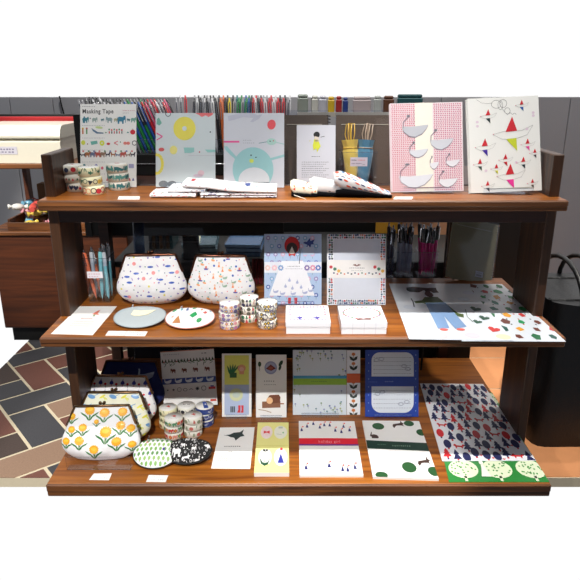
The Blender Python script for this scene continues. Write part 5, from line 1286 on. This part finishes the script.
o, fr = stand('letter_set', 'narrow white envelope strip with orange band and dark tulips', 'stationery set', (346.9, 360.2, 414.8, 350.2), ZB, 18, c, GLOSSP, .002)
c = Cv(54, 67)
BLU = pm('royal_blue_card', (28, 62, 158), .4, var=.03, coat=.6, coatr=.1)
def rr_(x0, y0, x1, y1, r, top):
    n = 8; P_ = []
    def arc(cx, cy, a0, a1): return [(cx+r*math.cos(a0+(a1-a0)*i/n), cy+r*math.sin(a0+(a1-a0)*i/n)) for i in range(n+1)]
    if top: return arc(x0+r, y0+r, PI, 1.5*PI)+arc(x1-r, y0+r, 1.5*PI, 2*PI)+[(x1, y1), (x0, y1)]
    return [(x0, y0), (x1, y0)]+arc(x1-r, y1-r, 0, .5*PI)+arc(x0+r, y1-r, .5*PI, PI)
PG = (214, 222, 232)
c.poly(rr_(6, 2.4, 49, 26.5, 8, True), PG, 1); c.poly(rr_(6, 36.5, 49, 63, 10, False), PG, 1)
for i in range(5):
    c.dashes(8, 47, 7.5+i*4, 15, .45, (110, 116, 140), 2); c.dashes(8, 47, 40.5+i*4.4, 15, .45, (110, 116, 140), 2)
for x, y in ((11, 10), (16, 9), (39, 16), (43, 19), (12, 44), (17, 42), (36, 54), (42, 52)): c.ring(x, y, 2.6, .4, (80, 90, 130), 3, ry=1.5, n=12)
c.dashes(20, 29, 31.6, 5, 1.1, (130, 150, 210), 2, fill=.6); c.dashes(3, 12, 32, 6, .6, (90, 120, 200), 2)
for x in (3, 51):
    for y in range(8): c.ell(x, 5+y*8, .45, .45, (150, 176, 226), 2)
o, fr = stand('letter_set', 'royal blue letter set with two rounded pale writing panels', 'stationery set', (365.6, 418.5, 416.8, 350), ZB, 18, c, BLU, .002, sheets=2)
easel('clear acrylic easel behind the royal blue letter set', fr, ZB)
# letter sets lying flat
c = Cv(62, 55)
NV = (34, 40, 110)
def lass(x, y, s=1.0):
    c.poly([(x, y-1.8*s), (x+.7*s, y-.8*s), (x+1.5*s, y+1.8*s), (x-1.5*s, y+1.8*s), (x-.7*s, y-.8*s)], NV, 2); c.ell(x+.2*s, y-2.3*s, .6*s, .7*s, (226, 170, 150), 3); c.ell(x+1.4*s, y-3.2*s, .8*s, .7*s, (226, 50, 60), 2)
for x, y in ((3, 10), (9, 6), (16, 3), (23, 7), (28, 4.4), (34, 4.6), (39.5, 10.4), (46, 12), (49, 6), (55, 10)): lass(x, y)
for x, y in ((6.5, 48), (29.5, 46), (42.5, 49.5), (47.5, 50), (55, 47.6)): lass(x, y, 1.1)
c.rect(0, 19.5, 62, 25.6, (222, 26, 50), 3); c.rect(0, 25.6, 62, 27.2, (110, 40, 130), 3); c.text('holiday girl', 20.5, 24.2, 3.6, (250, 180, 190), 4, space=1.35)
SLV = pm('sleeved_white_flat', (238, 238, 236), .5, var=.015, coat=.25, coatr=.25)
lay('letter_set', 'white letter set with red band and tiny girls with red balloons', 'stationery set', [(298.8, 420.9), (354.4, 421.2), (363.4, 475.2), (299.6, 475.2)], ZB, c, .006, SLV)
c = Cv(62, 55)
GD = (34, 84, 42); BRN = (66, 44, 36)
for x, y, a, b in ((16, 6.5, 6.4, 3.6), (50, 3, 5.5, 3), (60, 12.5, 5, 3.4), (37, 46, 7, 4.6), (60, 49, 6, 4), (8.5, 53.5, 6, 3)): c.ell(x, y, a, b, GD, 2, n=20)
c.sh(RUN, 38, 4.6, 13, BRN, 2); c.sh(RABBIT, 9.5, 17, 9, BRN, 2); c.sh(RUN, 53, 41, 13, BRN, 2)
c.p = [([(min(62, max(0, x)), min(55, max(0, y))) for x, y in a], b, d) for a, b, d in c.p]
c.poly([(0, 21.4), (62, 23.2), (62, 31), (0, 29.4)], (26, 58, 46), 3); c.dashes(11, 20, 25.6, 5, .9, (90, 130, 110), 4); c.dashes(26, 45, 26.6, 9, 1.3, (130, 160, 140), 4, fill=.6)
lay('letter_set', 'white letter set with dark green band, green ovals and brown rabbits', 'stationery set', [(362.2, 420.4), (419, 421), (438.8, 478.8), (373, 476.8)], ZB, c, .006, SLV)
# A4 clear files at the right
GF = pm('clear_file_green', (44, 134, 58), .35, var=.02, coat=.5, coatr=.2)
def green(px, lab, lift):
    c = Cv(220, 310); IV = (222, 232, 200); q = random.Random(3)
    for j in range(5):
        for i in range(3):
            x, y = 40+i*78+(38 if j % 2 else 0), 286-j*62
            if x > 215: continue
            c.ell(x, y-12, 34, 26, IV, 2, n=20); c.rect(x-3, y+8, x+3, y+22, IV, 2)
            for k in range(26):
                a = q.random()*2*PI; d = q.random()**.5; c.ell(x+30*d*math.cos(a), y-12+22*d*math.sin(a), 2.2, 2.2, (70, 150, 70), 3, n=6)
    c.p = [([(min(220, max(0, x)), min(310, max(0, y))) for x, y in a], b, d) for a, b, d in c.p]
    c.poly([(84, 262), (89, 262), (92, 274), (98, 296), (76, 296), (82, 274)], (236, 240, 226), 4); c.ell(86, 256, 5, 7, (236, 240, 226), 4)
    return lay('clear_file_folder', lab, 'folder', px, ZB, c, .0012, GF, lift=lift)
green([(428, 392), (492, 392.5), (549.5, 482), (449, 482)], 'green clear file with ivory round trees, showing below the forest file', 0)
WHF = pm('clear_file_white_forest', (234, 236, 242), .35, var=.02, coat=.5, coatr=.2)
c = Cv(220, 310); q = random.Random(14); NVT = (24, 30, 84)
FRT = [(0, -.6), (.2, -.1), (.09, -.1), (.28, .32), (-.28, .32), (-.09, -.1), (-.2, -.1)]
for j in range(9):
    for i in range(9):
        x, y = 14+i*24.5+(12 if j % 2 else 0)+q.uniform(-3, 3), 20+j*34+(i % 3-1)*6+q.uniform(-3, 3)
        if x > 212: continue
        k = NVT if q.random() < .86 else (204, 34, 44)
        w = q.random()
        if (i*5+j*3) % 11 == 4: c.sh(FOX, x, y, 30, (204, 40, 46), 2, flip=q.choice((-1, 1))); continue
        c.rect(x-2.2, y+8, x+2.2, y+17, (204, 40, 46) if k == NVT else NVT, 1)
        if w < .32: c.ell(x, y-2, 9.5, 15, k, 2)
        elif w < .66: c.sh(FIR, x, y, 38, k, 2)
        else: c.sh(FRT, x, y-1, 36, k, 2)
        if q.random() < .4: c.sh(BIRD, x+12, y+8, 9, (204, 50, 56), 1)
c.p = [([(min(219, max(1, x)), min(309, max(1, y))) for x, y in a], b, d) for a, b, d in c.p]
lay('clear_file_folder', 'white clear file with navy and red forest trees and foxes', 'folder', [(420, 383.4), (483, 384), (536, 460.5), (442.3, 461)], ZB, c, .0012, WHF, lift=.0018)
# clear sign plate with metal edge behind the standing letter sets
t = thing('hanging_rail', 'thin pale metal rail running behind the bottom shelf letter sets', 'rail', (0, 1.80, ZB))
yy = 1.80
mb = MB(); mb.tube([(-.28, 0, .222), (.42, 0, .222)], .0022, pm('pale_metal', (190, 188, 184), .4, .6), 8); mb.build('rail_bar', t)
for x in (-.28, .42):
    mb = MB(); mb.tube([(x, 0, .222), (x, 0, .0)], .003, BLACK, 8); mb.build('rail_post', t)
t = thing('hanging_tag', 'small grey tag under the middle shelf at right', 'tag', (.365, 1.795, ZB+.19))
c = Cv(14, 6); c.dashes(2, 12, 3, 5, 1, (120, 120, 120), 2)
mb = MB(); mb.box(-.025, .025, -.001, 0, 0, .03, pm('grey_tag', (130, 130, 134), .6)); c.emit(mb, lambda x, y, e: Vector(((x-7)*.0034, -.0012-e, .026-y*.004))); mb.build('paper', t)
mb = MB(); mb.tube([(0, 0, .03), (0, .004, .036)], .001, STEEL, 6); mb.build('hook', t)

# ================================================================== CAMERA, LIGHT, VIEW
cam = bpy.data.cameras.new('camera'); cam.sensor_width = 36; cam.lens = 36*F/580; cam.clip_start = .01
co = bpy.data.objects.new('camera', cam); COL.objects.link(co); co.location = (0, 0, CZ); co.rotation_euler = (PI/2-PITCH, 0, 0)
SC.camera = co
def spot(name, loc, tgt, power, ang, blend, col=(1, 1, 1), rad=.03):
    l = bpy.data.lights.new(name, 'SPOT'); l.energy = power; l.spot_size = math.radians(ang); l.spot_blend = blend; l.shadow_soft_size = rad; l.color = col
    o = bpy.data.objects.new(name, l); COL.objects.link(o); o.location = loc
    o.rotation_euler = (Vector(tgt)-Vector(loc)).to_track_quat('-Z', 'Y').to_euler()
    return o
spot('ceiling_or_fill_spot', (.50, .66, 3.6), (.46, 1.35, .6), 390, 24, .55, (1, .97, .92), .015)
spot('ceiling_or_fill_spot', (-.30, .66, 3.6), (-.22, 1.35, .6), 230, 34, .6, (1, .97, .92), .015)
spot('ceiling_or_fill_spot', (-.35, -1.30, 3.05), (-.20, 1.40, .05), 560, 19.5, .25, (1, .97, .93), .03)
spot('ceiling_or_fill_spot', (-1.5, .4, 2.6), (-1.0, 2.3, .68), 480, 20, .6, (1, .95, .88), .05)  # added fill spot, brightens the ivory bin and the tray of sweets
spot('ceiling_or_fill_spot', (1.3, 2.0, 2.8), (.85, 2.1, .0), 150, 30, .5, (1, .92, .82), .05)  # stands in for warm sunlight on the terracotta floor
spot('ceiling_or_fill_spot', (.15, 2.2, 2.9), (.05, 2.12, .44), 90, 40, .6, (1, .97, .92), .05)  # extra spot added to light the packs, books and yellow board
spot('ceiling_or_fill_spot', (-.5, 2.1, 2.9), (-.5, 3.0, .9), 110, 75, .8, (1, .98, .95), .1)  # added wash to lift the grey wall on the left
spot('ceiling_or_fill_spot', (.8, 2.1, 2.9), (.7, 3.0, .9), 90, 75, .8, (1, .96, .9), .1)  # second added wash, for the right part of the wall
w = bpy.data.worlds.new('world'); SC.world = w; w.use_nodes = True; nt = w.node_tree
bg = nt.nodes['Background']; tc = nt.nodes.new('ShaderNodeTexCoord'); sx = nt.nodes.new('ShaderNodeSeparateXYZ')
rp = nt.nodes.new('ShaderNodeValToRGB'); mr = nt.nodes.new('ShaderNodeMapRange')
nt.links.new(tc.outputs['Generated'], sx.inputs[0]); nt.links.new(sx.outputs['Y'], mr.inputs['Value'])
mr.inputs['From Min'].default_value = -1; mr.inputs['From Max'].default_value = 1
nt.links.new(mr.outputs['Result'], rp.inputs['Fac']); nt.links.new(rp.outputs['Color'], bg.inputs['Color'])
e = rp.color_ramp.elements; e[0].position = .62; e[0].color = (.145, .152, .17, 1); e[1].position = .80; e[1].color = (1, 1, 1, 1)
bg.inputs['Strength'].default_value = 1.02
vs_ = SC.view_settings; SC.display_settings.display_device = 'sRGB'
vs_.view_transform = 'Standard'; vs_.look = 'None'; vs_.exposure = 0; vs_.gamma = 1; vs_.use_curve_mapping = False
